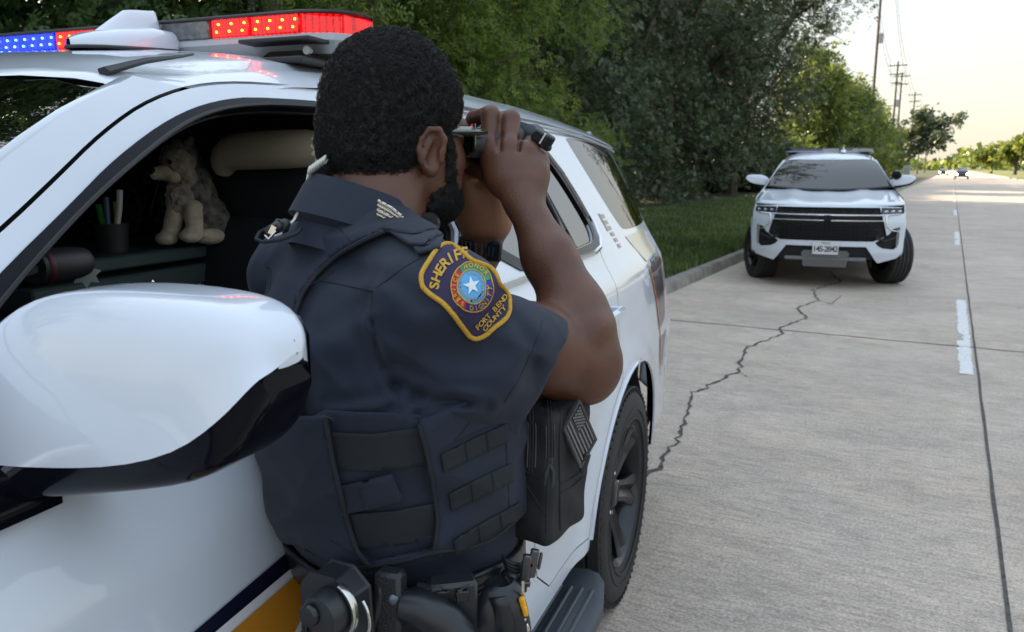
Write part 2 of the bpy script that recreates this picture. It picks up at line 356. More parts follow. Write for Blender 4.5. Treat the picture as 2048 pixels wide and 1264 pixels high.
for i, (lon, lat, h_, lb) in enumerate([(20.0, -10.2, 11, 'dark grey-green tree left of the dark hollow in the tree line'), (23.6, -10.4, 12.5, 'dark grey-green tree above the grass behind the near vehicle'),
        (28, -10.6, 13.5, 'tall dusty dark tree left behind the parked white vehicle'), (33, -10.6, 14, 'tall dusty dark tree straight behind the parked white vehicle')]):
    tree(lat, lon, wall_lobes(2.5, h_, 70+i)+([(3.6, 0, h_-.8, 2.2, 2.4, 1.0)] if i > 1 else ([(5.0, -1.0, 12.4, 2.4, 3.0, 1.3), (4.6, 2.4, 12.6, 2.4, 2.6, 1.2), (3.0, -.5, 11.2, 2, 2, 1)] if i == 0 else [])), 'oak', 15000, lb, nl=6, ll=.09, lw=.026, droop=.1, tone=.36, clump=.3, trunk=.22)  # out-of-view crown lobes overhang the road, added to mirror in the far windscreen
tree(-10.2, 43, [(0, 0, 9, 4.2, 4, 3.2), (1.8, -2, 11, 3.2, 3.5, 2.6), (2.6, 1, 9, 3.2, 3, 2.2), (0, 0, 5, 3.4, 3.4, 3), (1, -3, 6.5, 3, 3, 2.5), (0, 3, 2.5, 2.5, 3, 2.2), (0, -2, 2, 2.6, 3, 2), (0, -6, 2.5, 2.6, 3, 2.6), (.3, -6, 6, 2.6, 3, 2.6), (1, 3, 5.5, 2.6, 3, 2.4)], 'oak', 26000,
     'tallest tree of the row, its open crown cut by the top edge beside the pole', nl=5, ll=.13, lw=.035, droop=.1, tone=.4, clump=.42, trunk=.3, twigs=22)
far = [(51, -10.0, 2.9, 2.6), (56, -9.8, 2.8, 2.6), (62, -9.4, 9.6, 2.6), (68, -9.6, 2.9, 2.8), (74, -9.4, 9.4, 2.8), (81, -9.2, 9.4, 3.2), (90, -9.4, 9.0, 3.4), (99, -9.6, 9.2, 3.6), (110, -10, 8.2, 3.8), (122, -10, 8.4, 4), (136, -10.5, 7.6, 4.2)]
ords = ['nearest', 'second', 'third', 'fourth', 'fifth', 'sixth', 'seventh', 'eighth', 'ninth', 'tenth', 'last']
for i, (lon, lat, h_, R) in enumerate(far):
    tree(lat, lon, [(a, b, z, R*(1-.4*z/h_), R, .3*h_) for a, b, z in ((0, -1, .22*h_), (.4, 1, .3*h_), (0, 0, .74*h_), (.5, -.6, .55*h_))], 'far', 5000 if lon < 95 else 3000,
         ords[i]+' of the low yellow-green hedge trees running from the parked vehicle to the distance', nl=4, ll=.2+lon*.0015, lw=.07, droop=.2, clump=.4, trunk=.15, name='hedge_tree', group='hedge trees down the road', twigs=3, tone=.45)
for i, lon in enumerate((49, 54, 59, 64, 69, 74)):
    tree(-24, lon, [(0, a_, z, 3.0, 2.8, 2.2) for z in (1.5, 4.2, 6.6) for a_ in (-1.2, 1.2)], 'far', 3000, 'green tree set far back from the road, over the low hedge behind the parked vehicle', nl=4, ll=.24, lw=.085, droop=.15, tone=.35, clump=.45, twigs=3, name='background_tree', group='trees set back from the road')
tree(-7.6, 150, [(-1, 0, 5, 5, 4, 2.6), (3.5, 0, 7.0, 3.6, 4, 1.8), (6.5, 1, 8.4, 2.6, 3, 1.0), (1.5, 2, 8.8, 3, 3, 1.5), (5.2, -1, 5.6, 2.4, 3, .9)], 'oak', 1500, 'dark spreading tree leaning over the road in the distance', nl=4, ll=.5, lw=.17, droop=.1, clump=.55, trunk=.35, name='leaning_tree', group=None, twigs=10)
ml = ['leftmost of the pale median trees beyond the oncoming cars', 'second median tree from the oncoming cars, slender', 'broadest median tree, with a rounded crown', 'median tree right of the broadest one', 'grey-green tree at the right edge of the picture']
for i, (lat, lon, h_, R) in enumerate([(9.5, 260, 7.5, 3.6), (12.5, 215, 8, 3), (16.5, 200, 9.6, 4.6), (21, 222, 7, 3.2), (58, 330, 13, 9)]):
    tree(lat, lon, [(0, 0, .62*h_, R, R, .22*h_), (R*.3, 0, .8*h_, R*.6, R*.6, .18*h_), (-R*.4, 0, .5*h_, R*.6, R*.6, .2*h_)], 'far', 1400, ml[i], nl=4, ll=.6, lw=.2, droop=.2, clump=.6, trunk=.35, name='median_tree', group='trees on the median', twigs=3, tone=.6)
# distant tree line: beyond counting
n = 9000; lt = rng.uniform(-220, 320, n); ln = rng.uniform(620, 760, n); hh = (9+5*np.sin(lt*.05)+3*np.sin(lt*.17))*rng.random(n)**.6
a = rng.normal(size=(n, 3)); a /= np.linalg.norm(a, axis=1)[:, None]; b_ = np.cross(a, rng.normal(size=(n, 3))); C = np.c_[lt, ln, hh]
V = np.stack([C, C+a*3, C+a*3+b_*2, C+b_*2], 1).reshape(-1, 3); me = fast_mesh('woods', V, np.arange(len(V)).reshape(-1, 4))
at_ = me.attributes.new('tone', 'FLOAT', 'FACE'); at_.data.foreach_set('value', rng.random(n).astype(np.float32)); o = link('distant_woods', me, LM['far']); o.rotation_euler = (0, 0, -RY)
tag(o, 'hazy low line of woods along the horizon', 'woods', kind='stuff')
# ---------------------------------------------------------------- poles, wires
M_wood = mat('weathered pole', (.13, .11, .095), .9, var=.4, vscale=6)
M_dark = mat('dark metal', (.03, .03, .032), .5)
M_galv = mat('galvanised', (.35, .36, .37), .5, metal=.6)
def upole(lat, lon, h_, label, arms=2, lamp=False):
    root = empty('utility_pole', RW(lat, lon, .1), -RY); tag(root, label, 'utility pole', 'utility poles along the trees')
    MB().tube([(0, 0, -.3), (0, 0, h_)], [.17, .11], 8).build('post', M_wood, root)
    for k in range(arms):
        z = h_-.5-1.1*k; MB().box((0, 0, z), (2.2-.5*k, .1, .12)).build('crossarm', M_wood, root)
        for x in (-1, -.45, .45, 1): MB().tube([(x*(1-.2*k), 0, z+.05), (x*(1-.2*k), 0, z+.26)], [.05, .035], 6).build('insulator', M_galv, root)
    if lamp: MB().tube([(.3, 0, h_*.62), (.3, 0, h_*.62+.9)], .24, 10).build('transformer', M_galv, root)
    return root
PL = [(-7.6, 90, 22, 'nearest utility pole, running out of the top of the picture through the leaves', 2, True), (-7.3, 118, 15, 'second utility pole, standing over the hedge', 3, True), (-7.4, 130, 14.8, 'third utility pole, close beside the second', 2, False),
      (-6.8, 160, 14.5, 'fourth utility pole down the road', 2, False), (-6.6, 196, 14.2, 'fifth utility pole down the road', 2, False), (-6.6, 250, 14, 'farthest utility pole in the row', 2, False)]
for p in PL: upole(*p)
g = MB()
for (a, b) in zip(PL[:-1], PL[1:]):
    for x in (-.9, .9):
        for dz in (.3, -.85):
            A = np.array([a[0]+x, a[1], a[2]-.3+dz]); B = np.array([b[0]+x, b[1], b[2]-.3+dz])
            g.tube([A*(1-t)+B*t-np.array([0, 0, 1.2*4*t*(1-t)]) for t in np.linspace(0, 1, 10)], .02, 4)
o = g.build('power_line', M_dark); o.rotation_euler = (0, 0, -RY); tag(o, 'thin black power lines strung along the row of utility poles', 'power line')
r_ = empty('street_lamp', RW(60, 190, 0), -RY); tag(r_, 'slim street lamp post at the right edge of the picture', 'street lamp')
MB().tube([(0, 0, 0), (0, 0, 12)], [.35, .25], 8).build('post', M_dark, r_); MB().box((0, 0, 12.2), (1.4, .8, 1.1), bev=.2).build('lamp_head', M_dark, r_)
r_ = empty('utility_cabinet', RW(-5.2, 118, .1), -RY); tag(r_, 'small pale box on a post at the kerb by the far hedge', 'cabinet')
MB().box((0, 0, .9), (.8, .7, 1.8), bev=.04).build('cabinet_body', mat('cabinet paint', (.35, .38, .42), .6), r_); MB().box((0, -.37, .95), (.6, .03, 1.4)).build('cabinet_door', M_galv, r_)
# ---------------------------------------------------------------- oncoming cars, far down the road
M_glassfar = mat('far glass', (.03, .035, .04), .1)
M_lampon = mat('headlight lit', (1, .95, .8), .3, emis=(1, .9, .65), es=14)
M_tyrefar = mat('far tyre', (.02, .02, .02), .8)
def far_car(lat, lon, col, label, suv=1.0):
    root = empty('oncoming_car', RW(lat, lon, 0), -RY); tag(root, label, 'car', 'oncoming cars')
    pr = [(-.9, .35), (-.92, .75), (-.85, .95), (-.72, 1.0), (-.62, 1.38*suv), (-.5, 1.48*suv), (.5, 1.48*suv), (.62, 1.38*suv), (.72, 1.0), (.85, .95), (.92, .75), (.9, .35)]
    L = []
    for y, k, zc in ((-2.2, .94, .62), (-2.0, 1, .7), (-1.0, 1, .78), (-.3, 1, 1.0), (1.4, 1, 1), (2.2, .97, .9)):
        L.append([(x*k, y, min(z, .35+(1.48*suv-.35)*zc) if zc < 1 else z) for x, z in pr])
    mb = MB().grid(L); mb.add(L[0], [tuple(range(12))]); mb.build('body', mat('far car paint', col, .35, coat=.5), root, angle=30)
    MB().add([(-.66, -1.02, 1.0), (.66, -1.02, 1.0), (.54, -.34, 1.40*suv), (-.54, -.34, 1.40*suv)], [(0, 1, 2, 3)]).build('windscreen', M_glassfar, root)
    MB().box((0, -2.22, .6), (1.1, .05, .22)).build('grille', M_dark, root)
    for x in (-.68, .68): MB().ell((x, -2.2, .72), (.17, .07, .1), 8).build('headlight', M_lampon, root)
    for x in (-.8, .8):
        for y in (-1.4, 1.4): MB().lathe([(.01, -.1), (.33, -.1), (.33, .1), (.01, .1)], 12, (x, y, .33), ax='x').build('wheel', M_tyrefar, root)
far_car(1.3, 134, (.05, .06, .09), 'dark blue oncoming car with bright headlights, nearest in the far lane', 1.1)
far_car(-1.6, 196, (.04, .04, .045), 'small black oncoming car left of the dark blue one', 1.0)
far_car(24, 230, (.25, .06, .05), 'red car parked far off on the right beyond the median', 1)
# ---------------------------------------------------------------- sport utility vehicle
# vehicle coordinates: x backwards from the front axle, y to the driver's side, z up
M_white = mat('white paint', (.61, .665, .75), .30, coat=1, var=.035, vscale=7, detail=8, rvar=.04)
M_trim = mat('gloss black trim', (.004, .005, .009), .10, coat=0, spec=.14)
M_black = mat('black plastic', (.018, .018, .020), .55, bump=.2, bscale=600, bdist=.0006)
M_dk = mat('cabin dark', (.012, .013, .015), .8)
M_rub = mat('tyre rubber', (.022, .022, .023), .72, var=.35, vscale=14, bump=.15, bscale=90, bdist=.002)
M_rim = mat('satin black wheel', (.016, .018, .022), .30, metal=.5, coat=.3)
M_chrome = mat('chrome', (.75, .76, .78), .12, metal=1)
M_satin = mat('satin silver', (.34, .36, .38), .42, metal=.5)
M_gold = mat('gold stripe', (.52, .22, .018), .35, coat=.6)
M_navy = mat('navy stripe', (.004, .006, .022), .3, coat=.6)
M_wht2 = mat('white stripe', (.70, .71, .76), .35, coat=.5)
M_orange = mat('orange pinstripe', (.62, .17, .05), .35, coat=.6)
M_decal = mat('grey-beige decal', (.42, .33, .28), .45)
def glass(name, tint, rough=.0, ior=1.52):
    m = bpy.data.materials.new(name); m.use_nodes = True; N, L = nodes(m); out = N['Material Output']
    f = N.new('ShaderNodeFresnel'); f.inputs[0].default_value = ior
    t = N.new('ShaderNodeBsdfTransparent'); t.inputs[0].default_value = (*tint, 1)
    g_ = N.new('ShaderNodeBsdfGlossy'); g_.inputs['Roughness'].default_value = rough
    x = N.new('ShaderNodeMixShader'); ge = N.new('ShaderNodeNewGeometry'); mu = N.new('ShaderNodeMath'); mu.operation = 'MULTIPLY_ADD'; mu.inputs[1].default_value = -1; mu.inputs[2].default_value = 1; L.new(ge.outputs['Backfacing'], mu.inputs[0]); m2 = N.new('ShaderNodeMath'); m2.operation = 'MULTIPLY'; L.new(mu.outputs[0], m2.inputs[0]); L.new(f.outputs[0], m2.inputs[1]); L.new(m2.outputs[0], x.inputs[0]); L.new(t.outputs[0], x.inputs[1]); L.new(g_.outputs[0], x.inputs[2]); L.new(x.outputs[0], out.inputs[0])
    return m
M_glass = glass('tinted privacy glass', (.015, .016, .018), .0, 4.5)
M_wind = glass('windscreen glass', (.04, .044, .044), .0, 2.0)
M_clear = glass('clear lens', (.8, .82, .85), .0, 1.5)
def text_mesh(txt, size, extrude=.0, bold=0, space=1.0):
    c = bpy.data.curves.new('t', 'FONT'); c.body = txt; c.size = size; c.extrude = extrude; c.align_x = 'CENTER'; c.align_y = 'CENTER'; c.offset = bold; c.resolution_u = 3; c.space_character = space
    o = bpy.data.objects.new('t', c); COL.objects.link(o); bpy.context.view_layer.update()
    me = bpy.data.meshes.new_from_object(o.evaluated_get(bpy.context.evaluated_depsgraph_get()))
    V = np.array([v.co[:] for v in me.vertices]); F = [tuple(p.vertices) for p in me.polygons]
    bpy.data.objects.remove(o); bpy.data.curves.remove(c); bpy.data.meshes.remove(me); return V, F
def inpoly(P, poly):
    P = np.asarray(P); x, y = P[:, 0], P[:, 1]; r = np.zeros(len(P), bool); n = len(poly)
    for i in range(n):
        (x1, y1), (x2, y2) = poly[i], poly[(i+1) % n]
        c = ((y1 > y) != (y2 > y)) & (x < (x2-x1)*(y-y1)/((y2-y1) or 1e-12)+x1); r ^= c
    return r
def dens(poly, step, closed=True):
    R = []; n = len(poly)
    for i in range(n if closed else n-1):
        a, b = np.array(poly[i], float), np.array(poly[(i+1) % n], float); k = max(1, int(np.linalg.norm(b-a)/step+.5))
        for j in range(k): R.append(tuple(a+(b-a)*j/k))
    return R
def smoothpoly(poly, it=2, keep=None):
    """Chaikin corner cutting"""
    for _ in range(it):
        R = []; n = len(poly)
        for i in range(n):
            a, b = np.array(poly[i]), np.array(poly[(i+1) % n]); R += [tuple(.75*a+.25*b), tuple(.25*a+.75*b)]
        poly = R
    return poly
def inset(poly, d):
    A = np.array(poly, float); ar = sum(a[0]*b[1]-b[0]*a[1] for a, b in zip(poly, poly[1:]+poly[:1])); T = np.roll(A, -1, 0)-np.roll(A, 1, 0); T /= np.linalg.norm(T, axis=1)[:, None]+1e-12
    N_ = np.c_[-T[:, 1], T[:, 0]]*(1 if ar > 0 else -1); return [tuple(p) for p in A+N_*d]
def panel(mb, outline, fn, out, holes=(), step=.05, rim=0):
    """fill a 2D outline (minus holes) with a fine mesh lifted to 3D by fn(u, v); out = outward vector or function"""
    rings = [dens(outline, step)]+[dens(h, step) for h in holes]; P = []; E = []
    for r in rings:
        b = len(P); P += r; E += [(b+i, b+(i+1) % len(r)) for i in range(len(r))]
    A = np.array(outline); (x0, y0), (x1, y1) = A.min(0), A.max(0)
    gx, gy = np.meshgrid(np.arange(x0+step/2, x1, step), np.arange(y0+step/2, y1, step)); G = np.c_[gx.ravel(), gy.ravel()]
    if len(G):
        ok = inpoly(G, outline)
        for h in holes: ok &= ~inpoly(G, h)
        G = G[ok]; B = np.array(P)
        if len(G): G = G[np.min(((G[:, None]-B[None])**2).sum(2), 1) > (step*.35)**2]
        P = P+[tuple(p) for p in G]
    v, e, f, *_ = delaunay_2d_cdt([Vector(p) for p in P], E, [], 0, 1e-6)
    v = np.array([p[:] for p in v]); f = [t for t in f]
    C = np.array([v[list(t)].mean(0) for t in f]); ok = inpoly(C, outline)
    for h in holes: ok &= ~inpoly(C, h)
    F = [tuple(t) for t, k in zip(f, ok) if k]; V = np.array([fn(a, b) for a, b in v])
    a, b, c = (V[[t[k] for t in F]] for k in range(3)); nn = np.cross(b-a, c-a).sum(0)
    flip = nn @ np.array(out) < 0
    if flip: F = [t[::-1] for t in F]
    if not rim: return mb.add(V, F)
    e = 1e-3; sg = -1 if flip else 1
    def nrm(a, b):
        u = np.array(fn(a+e, b))-np.array(fn(a-e, b)); w_ = np.array(fn(a, b+e))-np.array(fn(a, b-e)); n = np.cross(u, w_)*sg; return n/(np.linalg.norm(n)+1e-12)
    N_ = [nrm(a, b) for a, b in v]; b0 = len(mb.v); mb.add(V, F)
    for i, n in enumerate(N_): mb.nr[b0+i] = n
    for r in rings:
        A = np.array([fn(a, b) for a, b in r]); Nn = np.array([nrm(a, b) for a, b in r]); I_ = A-Nn*rim; T = np.roll(A, -1, 0)-np.roll(A, 1, 0); S_ = np.cross(T, Nn); S_ /= np.linalg.norm(S_, axis=1)[:, None]+1e-12
        mid = V.mean(0); area = sum(a[0]*b[1]-b[0]*a[1] for a, b in zip(r, r[1:]+r[:1])); S_ *= (1 if area > 0 else -1)*(1 if r is rings[0] else -1)*sg
        b1 = len(mb.v); k = len(r); mb.add(np.concatenate([A-Nn*.0005, I_]), [(i, (i+1) % k, k+(i+1) % k, k+i) for i in range(k)])
        for i in range(k): q = S_[i]; mb.nr[b1+i] = q; mb.nr[b1+k+i] = q
    return mb
ZS = [0, .25, .45, .7, .92, 1.05, 1.195, 1.225, 1.262, 1.34, 1.62, 1.70, 1.74, 1.80]
YS = [.93, .955, .975, .99, 1.0, .99, .968, .955, .928, .885, .735, .69, .663, .640]
_zz = np.arange(-.1, 1.95, .004); _yy = np.interp(_zz, ZS, YS); _k = np.exp(-.5*(np.arange(-16, 17)*.004/.014)**2); _yy = np.convolve(np.pad(_yy, 16, 'edge'), _k/_k.sum(), 'valid')
def ys(x, z):
    y = float(np.interp(z, _zz, _yy))
    if x > 3.3: y -= (.075 if z > .9 else .045)*(x-3.3)**2
    if x > 4.05: y -= .20*(1-math.sqrt(max(0, 1-((x-4.05)/.27)**2)))
    if x < -.1: y -= .16*(-.1-x)**2
    for cx in (0, 3.08):
        r = math.hypot(x-cx, (z-.40)); 
        if z < 1.1: y += .016*math.exp(-((r-.52)/.065)**2)
    if .55 < x < 2.6 and z < .85: y -= .022*math.sin(math.pi*(x-.55)/2.05)**.5*math.exp(-((z-.58)/.16)**2)
    return y
def ztop(x): return float(np.interp(x, [1.1, 1.15, 1.3, 1.5, 1.75, 2.2, 3, 3.6, 4.0, 4.18], [1.728, 1.742, 1.790, 1.833, 1.854, 1.865, 1.855, 1.83, 1.80, 1.765]))
def zroof(x, y): return ztop(x)-float(np.interp(abs(y), [0, .3, .5, .58, .62, .67], [0, .008, .026, .045, .062, .098]))*min(1, max(.35, (x-.95)/.45))
def side(s, off=0): return lambda x, z: (x, s*(ys(x, z)+off), z)
def arc(cx, cz, r, a0, a1, n=14): return [(cx+r*math.cos(math.radians(a0+(a1-a0)*i/n)), cz+r*math.sin(math.radians(a0+(a1-a0)*i/n))) for i in range(n+1)]
SILL = .42
gutter = [(x, zroof(x, .665)) for x in (1.35, 1.5, 1.7, 1.95, 2.2, 2.6, 3.0, 3.4, 3.8, 4.05)]
OUT = [(-.60, .50), (-.60, 1.10), (-.35, 1.145), (0, 1.20), (.3, 1.255), (.47, 1.30), (.58, 1.375), (.76, 1.498), (.948, 1.608), (1.063, 1.667), (1.214, 1.728)]+gutter+[(4.14, 1.70), (4.17, 1.62), (4.23, 1.45), (4.29, 1.22), (4.31, .9), (4.31, .52), (4.22, .44), (3.60, SILL+.02)]
OUT += arc(3.10, .41, .495, 2, 178)+[(2.58, SILL), (.52, SILL)]+arc(0, .41, .495, 2, 178)
DF = [(.62, .47), (.62, 1.375), (.74, 1.452), (.909, 1.538), (.991, 1.583), (1.106, 1.648), (1.223, 1.70), (1.365, 1.736), (1.55, 1.752), (1.99, 1.762), (2.025, 1.70), (2.03, .47)]
DR = [(2.04, .47), (2.035, 1.70), (2.07, 1.762), (2.80, 1.748), (2.94, 1.69), (3.02, 1.60), (3.075, 1.48), (3.10, 1.40), (3.075, 1.345), (2.99, 1.325), (2.97, 1.25), (2.955, 1.15), (2.90, 1.02)]+[p for p in arc(3.10, .41, .535, 112, 175, 6)]+[(2.56, .47)]
WF = [(.70, 1.345), (.80, 1.405), (.918, 1.478), (.992, 1.520), (1.059, 1.556), (1.155, 1.602), (1.248, 1.643), (1.326, 1.668), (1.415, 1.685), (1.55, 1.697), (1.93, 1.705), (1.97, 1.67), (1.975, 1.345)]
TF = [(.645, 1.318), (.645, 1.355), (.881, 1.493), (1.006, 1.559), (1.109, 1.616), (1.239, 1.672), (1.352, 1.704), (1.484, 1.722), (2.0, 1.735), (2.008, 1.318)]
WR = [(2.10, 1.345), (2.10, 1.68), (2.13, 1.712), (2.76, 1.70), (2.87, 1.66), (2.94, 1.59), (2.985, 1.50), (3.012, 1.41), (2.99, 1.365), (2.93, 1.348)]
TR = [(2.05, 1.318), (2.05, 1.70), (2.08, 1.735), (2.80, 1.722), (2.91, 1.675), (2.985, 1.60), (3.03, 1.50), (3.057, 1.41), (3.035, 1.345), (2.96, 1.32)]
WQ = [(3.255, 1.70), (3.285, 1.715), (4.02, 1.695), (4.085, 1.67), (4.12, 1.55), (4.13, 1.40), (4.10, 1.352), (3.47, 1.352), (3.40, 1.38)]
WF, TF, WR, TR, WQ, DF, DR = (smoothpoly(p, 2) for p in (WF, TF, WR, TR, WQ, DF, DR))
WF = inset(WF, -.013)
def X0(y, z):
    a = abs(y); x = -.95+.33*(a/.97)**3.2
    if z > .86: x += .10*((z-.86)/.26)**2
    if z < .5: x += .35*(.5-z)
    return x
def fr(off=0): return lambda y, z: (X0(y, z)-off, y, z)
def mir(P): return [(-a, b) for a, b in P]
def wheel(root, x, s, steer=0, name='wheel'):
    piv = empty(name, (-x, s*.86, .405), steer*1.0); piv.parent = root
    t = MB(); R, wd = .405, .145
    prof = [(.265, -wd+.02), (.29, -wd+.004), (.34, -wd), (.375, -wd+.006), (.392, -wd+.02)]
    for k in range(5):
        a = -wd+.028+k*.052; prof += [(.4, a), (.405, a+.004), (.405, a+.040), (.4, a+.044)]+([(.391, a+.046), (.391, a+.050)] if k < 4 else [])
    prof += [(.392, wd-.02), (.375, wd-.006), (.34, wd), (.29, wd-.004), (.265, wd-.02)]
    t.lathe(prof, 72)
    for k in range(72):       # shoulder blocks
        a = 2*math.pi*k/72
        for q in (-1, 1): t.box((.392*math.cos(a), q*(wd-.018), .392*math.sin(a)), (.014, .024, .007), rotm('Y', -a))
    for q in (-1, 1): t.lathe([(.318, q*(wd+.001)), (.322, q*(wd+.003)), (.326, q*(wd+.001))], 72); t.lathe([(.282, q*(wd-.002)), (.286, q*(wd+.001)), (.29, q*(wd-.002))], 72)
    t.build('tyre', M_rub, piv, angle=35)
    r = MB(); o = s*.085
    r.lathe([(.27, s*.12), (.262, s*.128), (.256, s*.122), (.245, s*.09), (.235, s*.03), (.225, -s*.11), (.27, -s*.12)], 48)
    for k in range(6):
        a = 2*math.pi*k/6+.3
        Rm = rotm('Y', -a); L = []
        for rr, w_, d, th in ((.045, .050, .060, .03), (.10, .040, .078, .03), (.17, .043, .092, .028), (.225, .058, .104, .024), (.252, .072, .112, .02)):
            L.append([(rr, s*d, -w_), (rr, s*(d+.008), -w_*.55), (rr, s*(d-.010), 0), (rr, s*(d+.008), w_*.55), (rr, s*d, w_), (rr, s*(d-th), w_*.9), (rr, s*(d-th), -w_*.9), (rr, s*d, -w_)])
        L = np.array(L) @ Rm.T; r.grid(L)
    r.lathe([(.001, s*.03), (.235, s*.0), (.235, -s*.02)], 32)
    rim = r.build('rim', M_rim, piv, angle=50)
    h = MB(); h.lathe([(.0, s*.098), (.042, s*.098), (.05, s*.092), (.052, s*.06)], 24).build('hub_cap', M_rim, rim)
    for k in range(6):
        a = 2*math.pi*(k+.5)/6+.3; h = MB(); h.lathe([(0, s*.088), (.010, s*.087), (.012, s*.08), (.012, s*.05)], 6, (.072*math.cos(a), 0, .072*math.sin(a))); h.build('lug_nut', M_chrome, rim, smooth=False)
    return piv
def decal(mb, poly, s=1, off=.0022, step=.04): panel(mb, poly, side(s, off), (0, s, 0), step=step)
def make_suv(near):
    root = empty('police_suv')
    def P(name, m, mb, parent=root, **k): return mb.build(name, m, parent, **k)
    # body: both sides, roof, pillars, tailgate
    b = MB(True)
    for s in (1, -1): panel(b, OUT, side(s), (0, s, 0), [DF, DR, [(x, z) for x, z in WQ]], .045, rim=.012)
    xs = np.array([1.0, 1.02, 1.06, 1.12, 1.2, 1.3, 1.42, 1.6, 1.8, 2.1, 2.5, 3, 3.4, 3.8, 4.0, 4.1, 4.16, 4.18]); yy_ = np.array([-.665, -.645, -.62, -.60, -.58, -.5, -.35, -.2, 0, .2, .35, .5, .58, .60, .62, .645, .665])
    def hx(y): return 1.215-.10*(1-(y/.64)**2) if abs(y) < .64 else 1.214
    G = []
    for i, x in enumerate(xs):
        row = []
        for y in yy_:
            xx = x if x > 1.42 else hx(y)+(x-1.0)/(.42)*(1.42-hx(y)); z = zroof(max(xx, 1.1), y)
            if i == 0: z -= .006
            if abs(abs(y)-.60) < .012 and xx > 1.3: z -= .006
            row.append((xx, y, z))
        G.append(row)
    b.grid(np.array(G)[::-1]); nm = MB(True)
    # tailgate
    tg = [[(4.31-.02*(1-abs(t)**3)+(.03 if z < 1.2 else .03-.28*(z-1.2)) - (.22*abs(t)**8), t*ys(4.3 if z < 1.2 else 4.3-.3*(z-1.2), z)*1.0, z) for t in np.linspace(-1, 1, 15)] for z in (.50, .7, .9, 1.1, 1.22, 1.35, 1.5, 1.65, 1.765)]
    b.grid(tg)
    bo = P('body', M_white, b, angle=32)
    # dark inner shell behind the shut lines
    c = MB(True); LO = [(-.55, .52), (-.55, 1.05), (.45, 1.27), (.62, 1.40), (.93, 1.58), (1.22, 1.70), (1.5, 1.745), (4.0, 1.72), (4.2, 1.3), (4.22, .5)]+arc(3.10, .41, .56, 2, 178, 8)+[(2.5, .45), (.55, .45)]+arc(0, .41, .56, 2, 178, 8)
    wf2 = [(x*.985+.02, z) for x, z in WF]
    for s in (1, -1): panel(c, LO, side(s, -.030), (0, s, 0), [WF, WR, WQ], .08)
    c.box((2.3, 0, .45), (3.2, 1.8, .03)); c.box((.10, 0, .75), (1.2, 1.5, .03)) if not near else c.box((.5, 0, .75), (.4, 1.5, .03))
    c.grid([[(1.36, y, zroof(1.36, y)-.04) for y in np.linspace(-.6, .6, 7)], [(4.1, y, zroof(4.1, y)-.04) for y in np.linspace(-.6, .6, 7)]])
    c.box((4.15, 0, .85), (.02, 1.6, .8)); c.box((.64, 0, .85), (.02, 1.7, .85))
    for cx in (0, 3.08):
        for s in (1, -1):
            c.grid([[(cx+.50*math.cos(a), s*yv, .41+.50*math.sin(a)) for yv in (.62, .955)] for a in np.linspace(-.05, math.pi+.05, 20)])
            c.box((cx, s*.60, .62), (1.0, .02, .72))
        c.tube([(cx, -.8, .40), (cx, .8, .40)], .045, 8)
    P('inner_shell', M_dk, c, smooth=False)
    for s in (1, -1):
        d = MB(True); panel(d, inset(DF, .0045), side(s), (0, s, 0), [WF], .04, rim=.014); fd = P('front_door', M_white, d)
        d = MB(True); panel(d, inset(DR, .0045), side(s), (0, s, 0), [WR], .04, rim=.014); rd = P('rear_door', M_white, d)
        t = MB(True); panel(t, TF, side(s, .004), (0, s, 0), [WF], .04, rim=.016); P('window_frame', M_trim, t, fd)
        t = MB(True); in2 = [(x, z) for x, z in WF]
        sm = inset(WF, .006)
        panel(t, WF, side(s, -.010), (0, s, 0), [sm], .04); P('window_seal', M_black, t, fd, solid=.012)
        t = MB(True); panel(t, TR, side(s, .004), (0, s, 0), [WR], .04, rim=.016); P('window_frame', M_trim, t, rd)
        t = MB(True); t.tube([side(s, .0055)(x, z) for x, z in dens(inset(WF, -.0035)[:-6], .05, False)], .0028, 5); P('trim_line', M_black, t, fd)
        ch = MB(True)
        path = [side(s, .008)(x, z) for x, z in [(.66, 1.322), (1.3, 1.322), (2.0, 1.322)]]; ch.tube(path, .007, 6)
        path = [side(s, .008)(x, z) for x, z in dens([(2.06, 1.322), (2.9, 1.322), (2.99, 1.332), (3.035, 1.36), (3.052, 1.41), (3.03, 1.50), (2.99, 1.59), (2.92, 1.665), (2.81, 1.712), (2.1, 1.728)], .03, False)]
        ch.tube(path, .0085, 6); P('chrome_strip', M_chrome, ch, rd)
        g = MB(True); panel(g, WR, side(s, -.006), (0, s, 0), step=.06); g.m = 0; P('window_glass', M_glass, g, rd)
        g = MB(True); decal(g, [(2.725, 1.34), (2.775, 1.34), (2.72, 1.70), (2.67, 1.70)], s, -.001); P('window_divider', M_trim, g, rd, solid=.006)
        g = MB(True); panel(g, WQ, side(s, -.002), (0, s, 0), step=.06); P('quarter_glass', M_glass, g)
        if not near or s < 0:
            g = MB(True); panel(g, WF, side(s, -.012), (0, s, 0), step=.08); P('window_glass', M_glass, g, fd)
        h = MB(True)      # handles
        for xx, q in ((1.78, fd), (2.78, rd)):
            h = MB(True); y = ys(xx, 1.13); h.box((xx, s*(y+.030), 1.135), (.20, .022, .034), bev=.008); h.box((xx-.085, s*(y+.012), 1.135), (.02, .03, .028)); h.box((xx+.085, s*(y+.012), 1.135), (.02, .03, .028)); P('handle', M_white, h, q)
        rb = MB(True)     # running board with ribs
        L = []
        for x in (.55, .62, 2.42, 2.55, 2.60):
            k = 0 if .6 < x < 2.5 else (.03 if x < 2.58 and x > .56 else .06)
            L.append([(x, s*.86, .335), (x, s*(1.04-k), .345), (x, s*(1.075-k), .335), (x, s*(1.075-k), .30), (x, s*(1.03-k), .27), (x, s*.86, .27), (x, s*.86, .335)])
